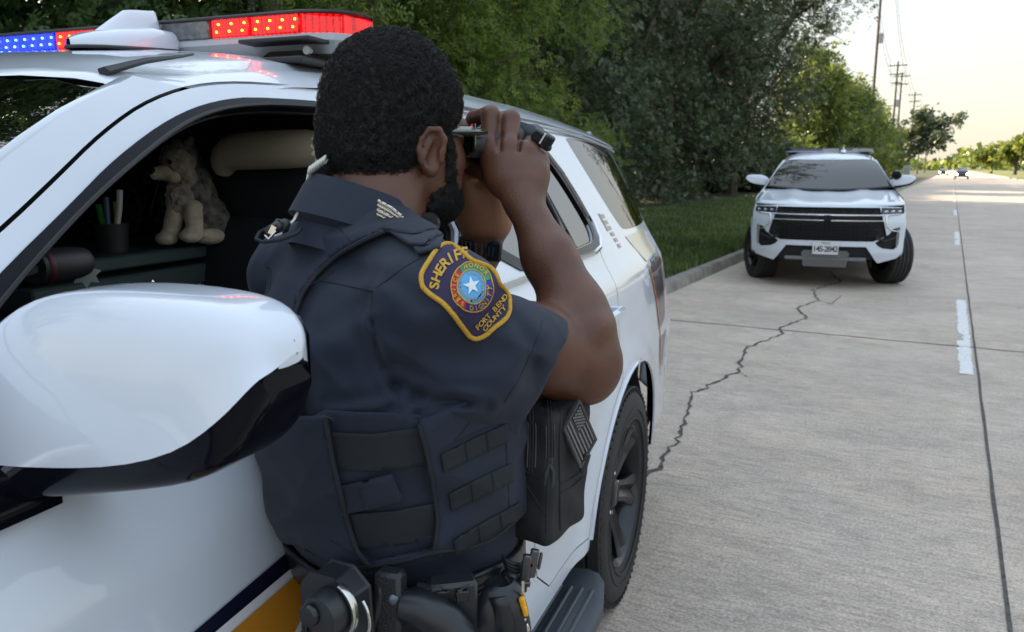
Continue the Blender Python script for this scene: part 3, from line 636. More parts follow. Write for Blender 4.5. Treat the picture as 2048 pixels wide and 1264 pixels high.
        rb.grid(L); rb.add(L[0][:6], [(0, 1, 2, 3, 4, 5)]); rb.add(L[-1][:6], [(5, 4, 3, 2, 1, 0)])
        for k in range(5): rb.box((1.5, s*(.895+.033*k), .346), (1.95, .014, .012), bev=.004)
        P('running_board', mat('running board', (.045, .055, .068), .4, metal=.2), rb, angle=25)
        for cx in (3.10, 0): a = MB(True); a.tube([side(s, .002)(x, z) for x, z in arc(cx, .41, .497, 4, 176, 24)], .006, 5); P('arch_lip', M_white, a)
        # rear lamp
        l = MB(True); panel(l, [(4.16, .86), (4.26, .86), (4.27, 1.26), (4.15, 1.27), (4.17, 1.0)], side(s, .004), (0, s, 0), step=.03); P('tail_lamp', mat('red lens', (.35, .01, .01), .15, coat=1), l, solid=.01)
    # mouldings along the roof edge
    for s in (1, -1):
        m_ = MB(True); m_.tube([(x, s*.606, zroof(x, .60)+.004+.11*(x-1.225)) for x in np.linspace(1.225, 1.41, 8)], np.linspace(.012, .003, 8), 5, flat=(1, .6)); P('roof_moulding', M_black, m_)
        m_ = MB(True)
        for dz in (0, -.017): m_.tube([(x, s*(.672-dz*.5), zroof(x, .665)-.004+dz) for x in np.linspace(2.1, 4.06, 20)], .0045, 5)
        P('drip_rail', M_satin, m_)
    # windscreen
    g = MB(True); G = []
    for t in np.linspace(0, 1, 10):
        row = []
        for y in np.linspace(-1, 1, 17):
            top = np.array([1.213-.10*(1-y*y), .632*y, zroof(1.2-.1*(1-y*y), .632*y)-.005]); bot = np.array([.56-.24*(1-y*y), .86*y, 1.335-.05*(1-y*y)])
            p = bot+(top-bot)*t; p += np.array([-.4, 0, .9])*.045*math.sin(math.pi*t); row.append(p)
        G.append(row)
    g.grid(G[::-1]); P('windscreen', M_wind, g)
    c = MB(True); c.tube([G[0][i]+np.array([-.03, 0, -.004]) for i in range(17)], .02, 5); wb = P('cowl', M_black, c)
    # A pillar skins between windscreen edge and side panel
    for s in (0, 16):
        c = MB(True)
        sg = -1 if s == 0 else 1; e = [G[i][s] for i in range(10)]
        q = [np.array(side(sg)(x, z)) for x, z in zip(np.interp(np.linspace(0, 1, 10), [0, .25, .5, .75, 1], [.50, .70, .90, 1.063, 1.214]), np.interp(np.linspace(0, 1, 10), [0, .25, .5, .75, 1], [1.325, 1.458, 1.58, 1.667, 1.728]))]
        L = [[a, (a+b_)/2+np.array([-.006, sg*.004, .006]), b_] for a, b_ in zip(e, q)]; c.grid(L if sg < 0 else L[::-1]); P('pillar_skin', M_white, c, solid=.01)
    # bonnet
    h = MB(True); G = []
    for t in np.linspace(0, 1, 14):
        row = []
        for y in np.linspace(-1, 1, 25):
            a = abs(y); w_ = .955-.06*t*t; yy2 = y*w_
            xf = X0(yy2, 1.10)+.02; xb = .60-.26*(1-y*y)-.12; x = xf+(xb-xf)*t
            z = np.interp(x, [-.9, -.6, -.2, .2, .5], [1.085, 1.125, 1.175, 1.235, 1.285])+.028*(1-a**3)+.018*math.exp(-((a-.52)/.10)**2)*min(1, t*4)-.012*math.exp(-((a-.2)/.2)**2)
            if t == 0: z -= .022
            row.append((x, yy2, z))
        G.append(row)
    h.grid(G); P('bonnet', M_white, h, solid=.01)
    # front fascia
    f = MB(True)
    FO = [(-.97, .50), (-.97, 1.0), (-.955, 1.085), (-.6, 1.105), (0, 1.112), (.6, 1.105), (.955, 1.085), (.97, 1.0), (.97, .50), (.90, .42), (.66, .355), (.62, .40), (.50, .575), (-.50, .575), (-.62, .40), (-.66, .355), (-.90, .42)]
    GR = [(-.70, .885), (-.745, .72), (-.58, .645), (.58, .645), (.745, .72), (.70, .885), (.66, 1.0), (.64, 1.086), (-.64, 1.086), (-.66, 1.0)]
    LT = [(.655, 1.0), (.945, 1.005), (.950, 1.08), (.655, 1.085)]; FG = [(.775, .745), (.605, .630), (.645, .585), (.70, .555), (.845, .535), (.90, .60), (.905, .835), (.82, .81)]
    panel(f, FO, fr(), (-1, 0, 0), [GR, LT, mir(LT), FG, mir(FG)], .045, rim=.014); P('bumper', M_white, f)
    g = MB(True); panel(g, [(-.72, .64), (.72, .64), (.745, .9), (.70, 1.09), (-.70, 1.09), (-.745, .9)], fr(-.05), (-1, 0, 0), step=.08)
    panel(g, [(-.62, .40), (.62, .40), (.5, .60), (-.5, .60)], fr(-.05), (-1, 0, 0), step=.08)
    for q in (FG, mir(FG)): panel(g, [(a*1.0, z) for a, z in q], fr(-.045), (-1, 0, 0), step=.05)
    P('grille_backing', M_dk, g)
    g = MB(True)
    for r_ in range(5):
        z = .68+.042*r_; n_ = 11
        for k in range(n_):
            y = (k-(n_-1)/2+(.5 if r_ % 2 else 0))*.118
            if abs(y) < .62: g.tube([(X0(y+dx, z)+.012, y+dx, z+dz) for dx, dz in ((-.05, 0), (-.02, .017), (.02, .017), (.05, 0), (.02, -.017), (-.02, -.017))], .0048, 4, closed=True)
    P('grille', M_trim, g); g = MB(True)
    for k in range(9): y = (k-4)*.13; g.tube([(X0(y+dx, 1.04)+.014, y+dx, 1.045+dz) for dx, dz in ((-.05, 0), (-.02, .017), (.02, .017), (.05, 0), (.02, -.017), (-.02, -.017))], .005, 4, closed=True)
    P('grille', M_trim, g)
    g = MB(True)
    for z, w_ in ((.985, .69), (.915, .69)): g.tube([(X0(y, z)-.006, y, z) for y in np.linspace(-w_, w_, 15)], .017, 8, flat=(1, .8), up=(0, 0, 1))
    for s in (1, -1): g.tube([(X0(y, z)-.008, y, z) for y, z in ((s*.90, 1.0), (s*.74, .985), (s*.72, .95), (s*.735, .85), (s*.80, .79), (s*.90, .775))], .009, 6)
    P('chrome_bar', M_chrome, g)
    e = MB(True); e.prism([(-.12, .925), (-.11, .972), (-.045, .972), (-.045, .988), (.045, .988), (.045, .972), (.11, .972), (.12, .925), (.045, .925), (.045, .908), (-.045, .908), (-.045, .925)], lambda a, b_, w_: (X0(a, b_)-.03-w_*.02, a, b_), .5)
    P('emblem', M_trim, e)
    for s in (1, -1):
        q = LT if s > 0 else mir(LT); l = MB(True); panel(l, q, fr(-.04), (-1, 0, 0), step=.05); hl = P('headlight', mat('lamp housing', (.03, .032, .036), .3), l, solid=-.004)
        l = MB(True)
        for k in range(3): l.box((X0(.72+.085*k, 1.04)+.03, s*(.715+.085*k), 1.035), (.03, .055, .035), bev=.008)
        P('reflector', M_chrome, l, hl); l = MB(True); panel(l, q, fr(-.004), (-1, 0, 0), step=.05); P('lens', M_clear, l, hl)
        l = MB(True); l.tube([(X0(.875, z)-.004, s*.878, z) for z in (.56, .65, .75, .82)], .010, 6); P('marker_lamp', M_satin, l)
        l = MB(True); l.tube([(X0(a, .63)-.004, s*a, z) for a, z in ((.6, .70), (.72, .655), (.85, .70))], .03, 6, flat=(1, .6)); P('bumper_insert', M_black, l)
    k_ = MB(True); k_.prism([(-.30, .48), (-.27, .515), (.27, .515), (.30, .48), (.27, .29), (-.27, .29)], lambda a, b_, w_: (X0(a, .55)+.02+(.5-b_)*.35-w_, a, b_), .02); 
    k_.box((X0(0, .4)+.02, 0, .405), (.03, 1.02, .05), bev=.008); sk = P('skid_plate', mat('grey skid plate', (.17, .18, .19), .5, metal=.3), k_)
    for y in (-.15, 0, .15):
        k_ = MB(True); k_.box((X0(0, .5)-.002+.035, y, .445), (.008, .09, .022), bev=.003); P('slot', M_wht2, k_, sk)
    k_ = MB(True); k_.box((X0(0, .55)-.022, 0, .552), (.012, .325, .172), bev=.004); pl = P('licence_plate', mat('plate white', (.62, .64, .66), .4), k_)
    k_ = MB(True)
    for txt, z, sz, sp in (('145-2842', .535, .105, .78), ('TEXAS', .615, .034, 1.1)):
        V, F = text_mesh(txt, sz, .0004, sz*.014, sp); k_.add([(X0(0, .55)-.0295-c_, a if True else -a, z+b_) for a, b_, c_ in V], F)
    P('plate_number', M_navy, k_, pl, smooth=False)
    V, F = text_mesh('FORT BEND', .05, .0003, .001); k_ = MB(True)
    k_.add([(1.050+b_*.86-.004, a, 1.735+b_*.51+.007) for a, b_, c_ in V], F); P('windscreen_lettering', mat('white lettering', (.8, .8, .82), .5), k_, smooth=False)
    # wheels
    for x, s in ((0, 1), (0, -1), (3.08, 1), (3.08, -1)): wheel(root, x, s, 0 if (x or near) else .40)
    # mirrors
    for s in (1, -1): mirror(root, s)
    lightbar(root, near); antenna(root)
    sp = MB(True); sp.lathe([(0, -.03), (.055, -.02), (.07, .03), (.072, .06), (.06, .065), (0, .065)], 20, (.50, .92, 1.50), 'x'); sp.tube([(.54, .92, 1.48), (.62, .88, 1.45), (.72, .85, 1.44)], .014, 6); 
    if not near: P('spot_lamp', M_trim, sp)
    return root
def mirror(root, s):
    """wing mirror: painted shell over a gloss black lower half, on an arm"""
    St = [(.825, 1.302, 1.412, .800, .866), (.85, 1.297, 1.434, .786, .874), (.885, 1.296, 1.460, .776, .880), (.925, 1.300, 1.482, .770, .884), (.965, 1.308, 1.494, .767, .886), (1.02, 1.320, 1.499, .765, .886), (1.075, 1.332, 1.500, .765, .884), (1.125, 1.345, 1.498, .766, .880),
          (1.155, 1.362, 1.494, .769, .876), (1.176, 1.382, 1.487, .774, .870), (1.190, 1.408, 1.474, .780, .862), (1.197, 1.424, 1.464, .790, .852), (1.200, 1.436, 1.454, .800, .842)]
    SP = [1.332, 1.334, 1.337, 1.341, 1.346, 1.353, 1.363, 1.380, 1.400, 1.418, 1.434, 1.443, 1.445]
    def sec(z0, z1, xf, xb, t):     # t angle: 0 = front, 90 = top
        cz, cx = (z0+z1)/2, (xf+xb)/2; c_, s_ = math.cos(t), math.sin(t); n = 2/7.5
        dx = abs(c_)**n*(1 if c_ > 0 else -1); dz = abs(s_)**n*(1 if s_ > 0 else -1)
        return cx-dx*(xb-xf)/2+(.030*dz if dz > 0 and dx > 0 else 0)-.010*dz*(dx > 0)*0+.012*(dz < 0)*(-dz), cz+dz*(z1-z0)/2
    Wt, Bl = [], []
    for (y, z0, z1, xf, xb), sp in zip(St, SP):
        r = max(-.98, min(.98, (sp-(z0+z1)/2)/((z1-z0)/2))); ts = math.asin(math.copysign(abs(r)**(7.5/2), r))
        Wt.append([(a, s*y, b) for a, b in (sec(z0, z1, xf, xb, t) for t in np.linspace(ts, math.pi-ts, 26))])
        Bl.append([(a+.0015, s*(y-.004*max(0, min(1, (y-1.12)/.06))), b) for a, b in (sec(z0+.001, z1-.001, xf+.0015, xb-.0015, t) for t in np.linspace(math.pi-ts, 2*math.pi+ts, 26))])
    m = MB(True); m.grid(Wt if s < 0 else Wt[::-1]); m.add(Wt[-1], [tuple(range(26))] if s < 0 else [tuple(range(26))[::-1]]); mo = m.build('wing_mirror', M_white, root, sub=1, angle=60)
    Bl = Bl[:-1]; m = MB(True); m.grid(Bl if s < 0 else Bl[::-1]); m.add(Bl[-1], [tuple(range(26))]); m.add(Bl[0], [tuple(range(26))]); m.build('lower_shell', M_trim, mo, sub=1, angle=60)
    g = MB(True); g.grid([[(a+.004, b, c) for a, b, c in [(xb, s*y, z0+.012+(z1-z0-.024)*t) for t in (0, .5, 1)]] for (y, z0, z1, xf, xb) in St[1:-1]]); g.build('mirror_glass', M_chrome, mo)
    a = MB(True); L = []
    for y, zc, hz, xc, hx_ in ((.80, 1.295, .036, .80, .050), (.86, 1.300, .036, .81, .048), (.90, 1.315, .034, .82, .046), (.95, 1.335, .03, .835, .045), (1.02, 1.343, .022, .84, .04)):
        L.append([(xc+hx_*math.cos(t), s*y, zc+hz*math.sin(t)) for t in np.linspace(0, 2*math.pi, 17)])
    a.grid(L); a.build('mirror_arm', M_trim, mo)
    a = MB(True); panel(a, [(.655, 1.285), (.83, 1.285), (.86, 1.345), (.78, 1.395), (.66, 1.36)], side(s, .012), (0, s, 0), step=.03); a.build('mirror_base', M_trim, mo, solid=.012)
    return mo
def lens_mat(name, col, es):
    m = bpy.data.materials.new(name); m.use_nodes = True; N, L = nodes(m); b = N['Principled BSDF']
    tc = N.new('ShaderNodeTexCoord'); mp = N.new('ShaderNodeMapping'); mp.inputs['Scale'].default_value = (1, 1, 1); L.new(tc.outputs['Object'], mp.inputs[0])
    v = N.new('ShaderNodeTexWave'); v.inputs['Scale'].default_value = 28; v.bands_direction = 'Y'; v.inputs['Distortion'].default_value = 3; v.inputs['Detail Scale'].default_value = 12; L.new(mp.outputs[0], v.inputs[0])
    mr = N.new('ShaderNodeMapRange'); mr.inputs['To Min'].default_value = es*.12; mr.inputs['To Max'].default_value = es; L.new(v.outputs['Fac'], mr.inputs[0])
    b.inputs['Base Color'].default_value = (col[0]*.3, col[1]*.3, col[2]*.3, 1); b.inputs['Emission Color'].default_value = (*col, 1); L.new(mr.outputs[0], b.inputs['Emission Strength']); b.inputs['Roughness'].default_value = .12; b.inputs['Coat Weight'].default_value = .25
    return m
def lightbar(root, on):
    k = 1 if on else 0; X = 1.755; Z0, Z1 = 1.872, 1.912
    red = lens_mat('red lamp lens', (.85, .004, .006), .62*k); blu = lens_mat('blue lamp lens', (.002, .02, .85), .62*k) if k else mat('unlit blue lens', (.03, .05, .16), .15, coat=1)
    if not k: red = mat('unlit clear lens', (.30, .30, .31), .15, coat=1)
    smoke = mat('smoked lens', (.12, .12, .12), .15, coat=1, var=.5, vscale=90)
    lb = MB(True); pr = [(0, 1.858), (.006, 1.872), (.20, 1.872), (.206, 1.858), (.19, 1.832), (.016, 1.832)]
    def yend(dx): return .60+.10*min(1, dx/.1)*(1-max(0, dx-.1)/.1)
    def ring(y, d=0): return [(X+a, y, z) for a, z in pr]
    L = [[(X+.10+(a-.10)*kk, y, z) for a, z in pr+[pr[0]]] for y, kk in ((-.67, .35), (-.64, .75), (-.58, 1), (.58, 1), (.64, .75), (.67, .35))]
    lb.grid(L); lb.add(L[0][:6], [tuple(range(6))]); lb.add(L[-1][:6], [tuple(range(6))[::-1]]); bar = lb.build('light_bar', M_satin, root, angle=30)
    segs = [(-.56, -.33, blu), (-.30, -.10, blu), (-.10, .155, red), (.165, .345, smoke), (.35, .45, red), (.452, .575, red)]
    for y0, y1, m in segs:
        for fx in (0, 1):
            x = X+.002 if fx == 0 else X+.16; c = MB(True); c.box((x+.02, (y0+y1)/2, (Z0+Z1)/2), (.04, y1-y0-.003, Z1-Z0), bev=.003); c.build('lamp_module', m, bar)
    for s in (1, -1):
        mm = red if s > 0 else blu
        for (xa, ya), (xb, yb) in (((X+.006, .578), (X+.055, .643)), ((X+.057, .645), (X+.145, .662)), ((X+.147, .661), (X+.20, .585))):
            c = MB(True); c.add([(xa, s*ya, Z0), (xb, s*yb, Z0), (xb+.02, s*(yb-.05), Z0), (xa+.03, s*(ya-.04), Z0), (xa, s*ya, Z1), (xb, s*yb, Z1), (xb+.02, s*(yb-.05), Z1), (xa+.03, s*(ya-.04), Z1)], [(0, 1, 5, 4), (1, 2, 6, 5), (2, 3, 7, 6), (3, 0, 4, 7), (4, 5, 6, 7), (3, 2, 1, 0)])
            c.build('corner_lamp', mm, bar, smooth=False, bevel=.002)
    c = MB(True); L = [[(X+.10+(a-.10)*kk, y, z) for a, z in ((-.002, Z1), (.006, Z1+.006), (.19, Z1+.006), (.202, Z1))] for y, kk in ((-.67, .35), (-.64, .75), (-.58, 1), (.58, 1), (.64, .75), (.67, .35))]
    c.grid(L); c.build('top_cover', M_black, bar, solid=.004)
    if on:
        bulb_r = mat('red lamp diode', (1, .2, .02), .3, emis=(1, .16, .01), es=5); bulb_b = mat('blue lamp diode', (.1, .3, 1), .3, emis=(.06, .30, 1), es=3)
        for y0, y1, m in segs:
            if m is smoke: continue
            c = MB(True); n_ = max(3, int((y1-y0)/.026))
            for i in range(n_):
                for zz in (Z0+.012, Z1-.013):
                    c.ell((X-.0005, y0+(y1-y0)*(i+.5)/n_+(.006 if zz > Z0+.02 else 0), zz), (.002, .0030, .0026), 8)
            o = c.build('diode_row', bulb_r if m is red else bulb_b, bar)
    for s in (1, -1):
        c = MB(True)
        y = s*.545
        c.box((X+.06, y, 1.853), (.22, .17, .008), bev=.002)
        for dy in (-.055, -.01, .035):
            c.add([(X-.03, y+dy, 1.815), (X+.13, y+dy, 1.815), (X+.13, y+dy, 1.850), (X+.03, y+dy, 1.850), (X-.03, y+dy+.006, 1.815), (X+.13, y+dy+.006, 1.815), (X+.13, y+dy+.006, 1.850), (X+.03, y+dy+.006, 1.850)], [(0, 1, 2, 3), (7, 6, 5, 4), (0, 3, 7, 4), (1, 5, 6, 2), (3, 2, 6, 7), (0, 4, 5, 1)])
        c.add([(X-.03, y-.055, 1.815), (X-.03, y+.05, 1.815), (X+.03, y+.05, 1.850), (X+.03, y-.055, 1.850)], [(0, 1, 2, 3)])
        c.box((X+.04, y, 1.812), (.20, .15, .012), bev=.003); mb_ = c.build('mounting_foot', M_black, bar, smooth=False)
        c = MB(True); c.lathe([(0, -.012), (.009, -.012), (.009, -.004), (.005, -.004), (.005, .004)], 8, (X-.01, y+.06, 1.833), 'x'); c.build('bolt', M_satin, mb_)
def antenna(root):
    y0 = .215; L = []
    prof = [(1.515, .005, .015), (1.53, .024, .022), (1.56, .040, .031), (1.62, .046, .040), (1.70, .047, .048), (1.77, .046, .044), (1.81, .044, .036), (1.835, .040, .022), (1.843, .034, .004)]
    for x, w_, h_ in prof:
        zb = zroof(x, y0)+.002; L.append([(x, y0+w_*math.copysign(abs(math.cos(t))**.6, math.cos(t)), zb+h_*max(0, math.sin(t))**.55) for t in np.linspace(0, math.pi, 15)])
    m = MB(True); m.grid(L); o = m.build('roof_antenna', M_white, root, angle=50)
    f = MB(True); L = []
    zb = zroof(1.68, y0)
    for x0, x1, w_, z in ((1.525, 1.757, .020, zb+.016), (1.57, 1.755, .018, zb+.040), (1.615, 1.748, .015, zb+.064), (1.645, 1.744, .012, zb+.079), (1.655, 1.740, .006, zb+.084)):
        n = 20; L.append([(x0+(x1-x0)*(.5-.5*math.copysign(abs(math.cos(t))**.7, math.cos(t))), y0+w_*math.sin(t)*(.45+.55*(.5-.5*math.cos(t)))**.5, z+.16*((x0+x1)/2-(x1-x0)*.5*math.cos(t)-1.69)) for t in np.linspace(0, 2*math.pi, n+1)])
    f.grid(L); f.add(L[-1][:-1], [tuple(range(n))]); f.build('fin', M_white, o, angle=50)
    g = MB(True); g.tube([(x, y0+sg*(w_+.002), zroof(x, y0)+.002) for sg, pp in ((1, prof), (-1, prof[::-1])) for x, w_, h_ in pp], .0035, 5, closed=True); g.build('gasket', M_black, o)
# ---------------------------------------------------------------- near vehicle
def place(root, px, py, yaw):
    root.location = (px, py, 0); root.rotation_euler = (0, 0, math.atan2(-math.cos(yaw), -math.sin(yaw)))
NEAR = (-1.59, .27, .36)
suv = make_suv(True); place(suv, *NEAR)
tag(suv, 'near white police vehicle with red and blue lights flashing and its driver window open', 'police car', 'white police vehicles at the kerb')
def D(name, m, polys, parent=suv, s=1, off=.0022):
    mb = MB(True)
    for p in polys: decal(mb, p, s, off)
    return mb.build(name, m, parent)
def fromcar(p): x, y, z = p; s, c = math.sin(NEAR[2]), math.cos(NEAR[2]); return np.array([NEAR[0]+x*s+y*c, NEAR[1]+x*c-y*s, z])
fdoor = [o for o in bpy.data.objects if o.name.startswith('front_door') and o.parent is suv][0]
# door stripes
D('door_stripe_border', M_navy, [[(.60, .93), (.74, 1.012), (.915, 1.106), (1.135, 1.122), (1.9, 1.122), (1.9, .86), (1.3, .86), (1.05, .90)]], fdoor)
st = D('door_stripe_line', M_wht2, [[(.65, .905), (.925, 1.090), (1.15, 1.100), (1.142, 1.042), (1.05, .985), (.85, .89)]], fdoor, off=.0035)
D('door_stripe', M_gold, [[(.69, .905), (.945, 1.078), (1.135, 1.088), (1.130, 1.050), (1.04, .995), (.86, .905)]], fdoor, off=.005)
D('door_stripe_line', M_wht2, [[(1.02, .93), (1.12, .985), (1.20, 1.0), (1.9, 1.0), (1.9, .9), (1.1, .9)]], fdoor, off=.0035)
D('door_stripe', M_gold, [[(1.06, .93), (1.14, .972), (1.21, .985), (1.9, .985), (1.9, .91), (1.1, .91)]], fdoor, off=.005)
# rear quarter graphics, and a reflection painted above the crease
D('quarter_stripe', M_navy, [smoothpoly([(3.56, 1.215), (3.94, 1.235), (3.92, 1.10), (3.90, .95), (3.86, .80), (3.83, .70), (3.74, .80), (3.68, .95), (3.62, 1.08)], 1)])
D('quarter_pinstripe', M_orange, [[(3.535, 1.215), (3.56, 1.215), (3.625, 1.08), (3.685, .95), (3.745, .80), (3.83, .68), (3.81, .68), (3.72, .80), (3.66, .95), (3.60, 1.08)], [(3.93, 1.235), (3.952, 1.235), (3.93, 1.10), (3.905, .95), (3.885, .95), (3.91, 1.10)]], off=.004)
D('painted_reflection', mat('beige painted reflection', (.52, .47, .36), .3, coat=.6), [[(3.42, 1.335), (3.86, 1.335), (3.93, 1.24), (3.55, 1.225)]])  # beige reflection above the crease, painted on as a decal
D('flag_decal', M_decal, [[(3.20+.008*k+.0, 1.43-.022*k), (3.262+.004*k, 1.43-.022*k), (3.266+.004*k, 1.416-.022*k), (3.206+.008*k, 1.416-.022*k)] for k in range(6)]+[[(3.195, 1.435), (3.215, 1.435), (3.225, 1.37), (3.205, 1.37)]], off=.002)
# ---------------------------------------------------------------- cabin seen through the open window
M_seat = mat('charcoal seat cloth', (.012, .016, .020), .9, bump=.4, bscale=300)
M_beige = mat('cream seat pad', (.50, .45, .35), .8, bump=.2, bscale=150)
def soft(mb, c, d, R=None, bev=.04): return mb.box(c, d, R, bev=bev)
for sgn in (1, -1):
    s_ = empty('car_seat'); s_.parent = suv
    m = MB(True); tl = rotm('Y', .18); G = []
    yc = .42*sgn
    L = []
    for z, w_, d, xo in ((.86, .21, .09, 1.80), (1.0, .245, .085, 1.81), (1.2, .25, .08, 1.83), (1.38, .24, .072, 1.85), (1.47, .215, .06, 1.862), (1.50, .10, .03, 1.87)):
        L.append([(xo+d*math.copysign(abs(math.cos(t))**.6, math.cos(t)), yc+w_*math.copysign(abs(math.sin(t))**.55, math.sin(t)), z) for t in np.linspace(0, 2*math.pi, 25)])
    m.grid(L); m.build('backrest', M_seat, s_, sub=1)
    m = MB(True); m.box((1.58, yc, .80), (.52, .50, .18), bev=.06).build('seat_base', M_seat, s_, sub=1)
    m = MB(True); L = []
    for z, w_, d in ((1.49, .13, .05), (1.52, .165, .06), (1.60, .165, .062), (1.645, .15, .05), (1.655, .08, .03)):
        L.append([(1.875+d*math.copysign(abs(math.cos(t))**.7, math.cos(t)), yc+w_*math.copysign(abs(math.sin(t))**.5, math.sin(t)), z) for t in np.linspace(0, 2*math.pi, 25)])
    m.grid(L).build('head_restraint', M_seat, s_, sub=1)
    if sgn > 0:
        m = MB(True); P_ = [(1.795, .325, 1.580), (1.79, .332, 1.612), (1.785, .355, 1.634), (1.785, .42, 1.638), (1.785, .50, 1.64), (1.785, .62, 1.642)]
        m.tube(P_, [.018, .034, .043, .044, .044, .042], 12); m.build('head_pad', M_beige, s_, sub=1)
M_box = mat('grey-green console metal', (.060, .085, .085), .5, metal=.3)
cn = MB(True); cn.box((1.60, .10, 1.16), (.50, .30, .33), bev=.008).box((1.60, .10, 1.41), (.52, .33, .028), bev=.004).box((1.61, .10, 1.36), (.54, .335, .045), bev=.004); con = cn.build('equipment_console', M_box, suv, smooth=False)
m = MB(True); m.box((1.80, .262, 1.305), (.07, .004, .10)).build('warning_label', mat('label paper', (.30, .30, .27), .7), con)
V, F = text_mesh('WARNING', .018, .0002, .0006); m = MB(True); m.add([(1.803+a*.78+.006, .2645+c, 1.343+b) for a, b, c in V], F); m.add([(1.768, .2645, 1.335), (1.784, .2645, 1.335), (1.776, .2645, 1.351)], [(0, 1, 2)])
for k in range(4): m.box((1.80, .2645, 1.320-.012*k), (.055, .0006, .002))
m.build('label_text', M_dk, con, smooth=False)
for x in (1.62, 1.55): m = MB(True); m.lathe([(0, .006), (.007, .004), (.007, 0)], 10, (x, .27, 1.36), 'y'); m.build('screw', M_chrome, con)
m = MB(True); m.tube([(1.50, .29, 1.275), (1.64, .30, 1.277), (1.70, .29, 1.27)], .012, 8).build('latch', M_black, con); m = MB(True); m.box((1.60, .308, 1.275), (.05, .004, .006)).build('latch_plate', M_chrome, con)
m = MB(True); m.tube([(1.88, .27, 1.44), (1.865, .275, 1.40), (1.86, .28, 1.32), (1.83, .28, 1.25), (1.79, .27, 1.20)], .006, 6).build('cable', M_black, con)
# dash and wheel
m = MB(True); L = []
for y in np.linspace(-.78, .80, 9): L.append([(x, y, z) for x, z in ((.62, 1.20), (.62, 1.30), (.85, 1.325), (1.12, 1.30), (1.20, 1.24), (1.18, 1.05), (1.12, .8))])
m.grid(L).build('dashboard', M_dk, suv)
m = MB(True); c0 = np.array([1.32, .42, 1.20]); Rw = rotm('Y', .45)
m.tube([c0+Rw @ np.array([0, .19*math.cos(t), .19*math.sin(t)]) for t in np.linspace(0, 2*math.pi, 33)[:-1]], .014, 8, closed=True); m.ell(c0, (.03, .07, .06), 12); m.tube([c0+Rw @ np.array([0, -.18, 0]), c0, c0+Rw @ np.array([0, .18, 0])], .014, 6); m.build('steering_wheel', M_black, suv)
# spot lamp handle inside the pillar
sp = empty('spot_lamp'); sp.parent = suv
m = MB(True); c0 = (1.115, .62, 1.470); m.lathe([(0, .042), (.012, .041), (.019, .034), (.0225, .02), (.0235, -.012), (.0225, -.045), (0, -.045)], 24, c0, 'x'); m.build('handle', mat('matte grip', (.02, .021, .024), .5), sp)
m = MB(True); m.lathe([(.0236, -.038), (.0246, -.036), (.0246, -.031), (.0236, -.029)], 24, c0, 'x'); m.build('red_ring', mat('red ring', (.06, .004, .005), .5), sp)
m = MB(True); m.lathe([(0, .0425), (.004, .0425)], 10, c0, 'x'); m.tube([(1.06, .63, 1.47), (.95, .70, 1.47), (.85, .80, 1.46)], .008, 6); m.build('shaft', M_dk, sp)
st_ = MB(True); n_ = 7; P_ = []
for k in range(2*n_): a = math.pi*k/n_+.2; r = .021 if k % 2 == 0 else .013; P_.append((r*math.cos(a), r*math.sin(a)))
A = at(172, 552, 1); cpos = np.array([1.167, .60, 1.449])
fx = np.array([.73, .67, 0]); fx /= np.linalg.norm(fx); fy = np.array([.1, .1, 1.]); fy -= fx*(fx@fy); fy /= np.linalg.norm(fy); fn_ = np.cross(fx, fy)*-1
sb = MB(True); sb.prism(P_, lambda a, b, w_: cpos+fx*a+fy*b+fn_*w_, .0015); bd = sb.build('star_badge', mat('dull silver', (.28, .32, .32), .4, metal=.7), suv, smooth=False)
for r in (.0108, .006): q = MB(True); q.tube([cpos+fx*r*math.cos(t)+fy*r*math.sin(t) for t in np.linspace(0, 2*math.pi, 25)[:-1]], .0008, 4, closed=True); q.build('badge_ring', M_black, bd)
# sail window post
m = MB(True); a, b = side(1, .006)(.845, 1.44), side(1, .006)(.875, 1.345); m.tube([a, b], .0055, 5).build('window_post', M_satin, fdoor)
# cup with pens on the console
cup = empty('pen_cup', tuple(fromcar((1.60, .19, 1.425)))); tag(cup, 'dark cup on the console holding green, yellow and white markers', 'pen cup')
def wc(p): return np.array(fromcar(p))-np.array(cup.location)
c0 = wc((1.60, .19, 1.425)); MB().lathe([(0, 0), (.03, 0), (.034, .06), (.031, .06), (.028, .004)], 16, c0, 'z').build('cup', M_black, cup)
for dx, dy, col, h_ in ((-.015, 0, (.03, .35, .06), .10), (.008, .006, (.55, .42, .03), .105), (.02, -.012, (.6, .62, .6), .13), (0, -.012, (.05, .10, .2), .115)):
    m = MB(); m.tube([c0+np.array([dx*.4, dy, .005]), c0+np.array([dx*1.3, dy, h_*.7]), c0+np.array([dx*1.5, dy, h_])], [.0055, .0058, .0066], 8); m.build('pen', mat('pen', col, .4), cup)
# ---------------------------------------------------------------- far vehicle
suv2 = make_suv(False); place(suv2, 4.51, 11.55, .355)
tag(suv2, 'white police vehicle facing the camera farther down the kerb, its lights off and wheels turned', 'police car', 'white police vehicles at the kerb')
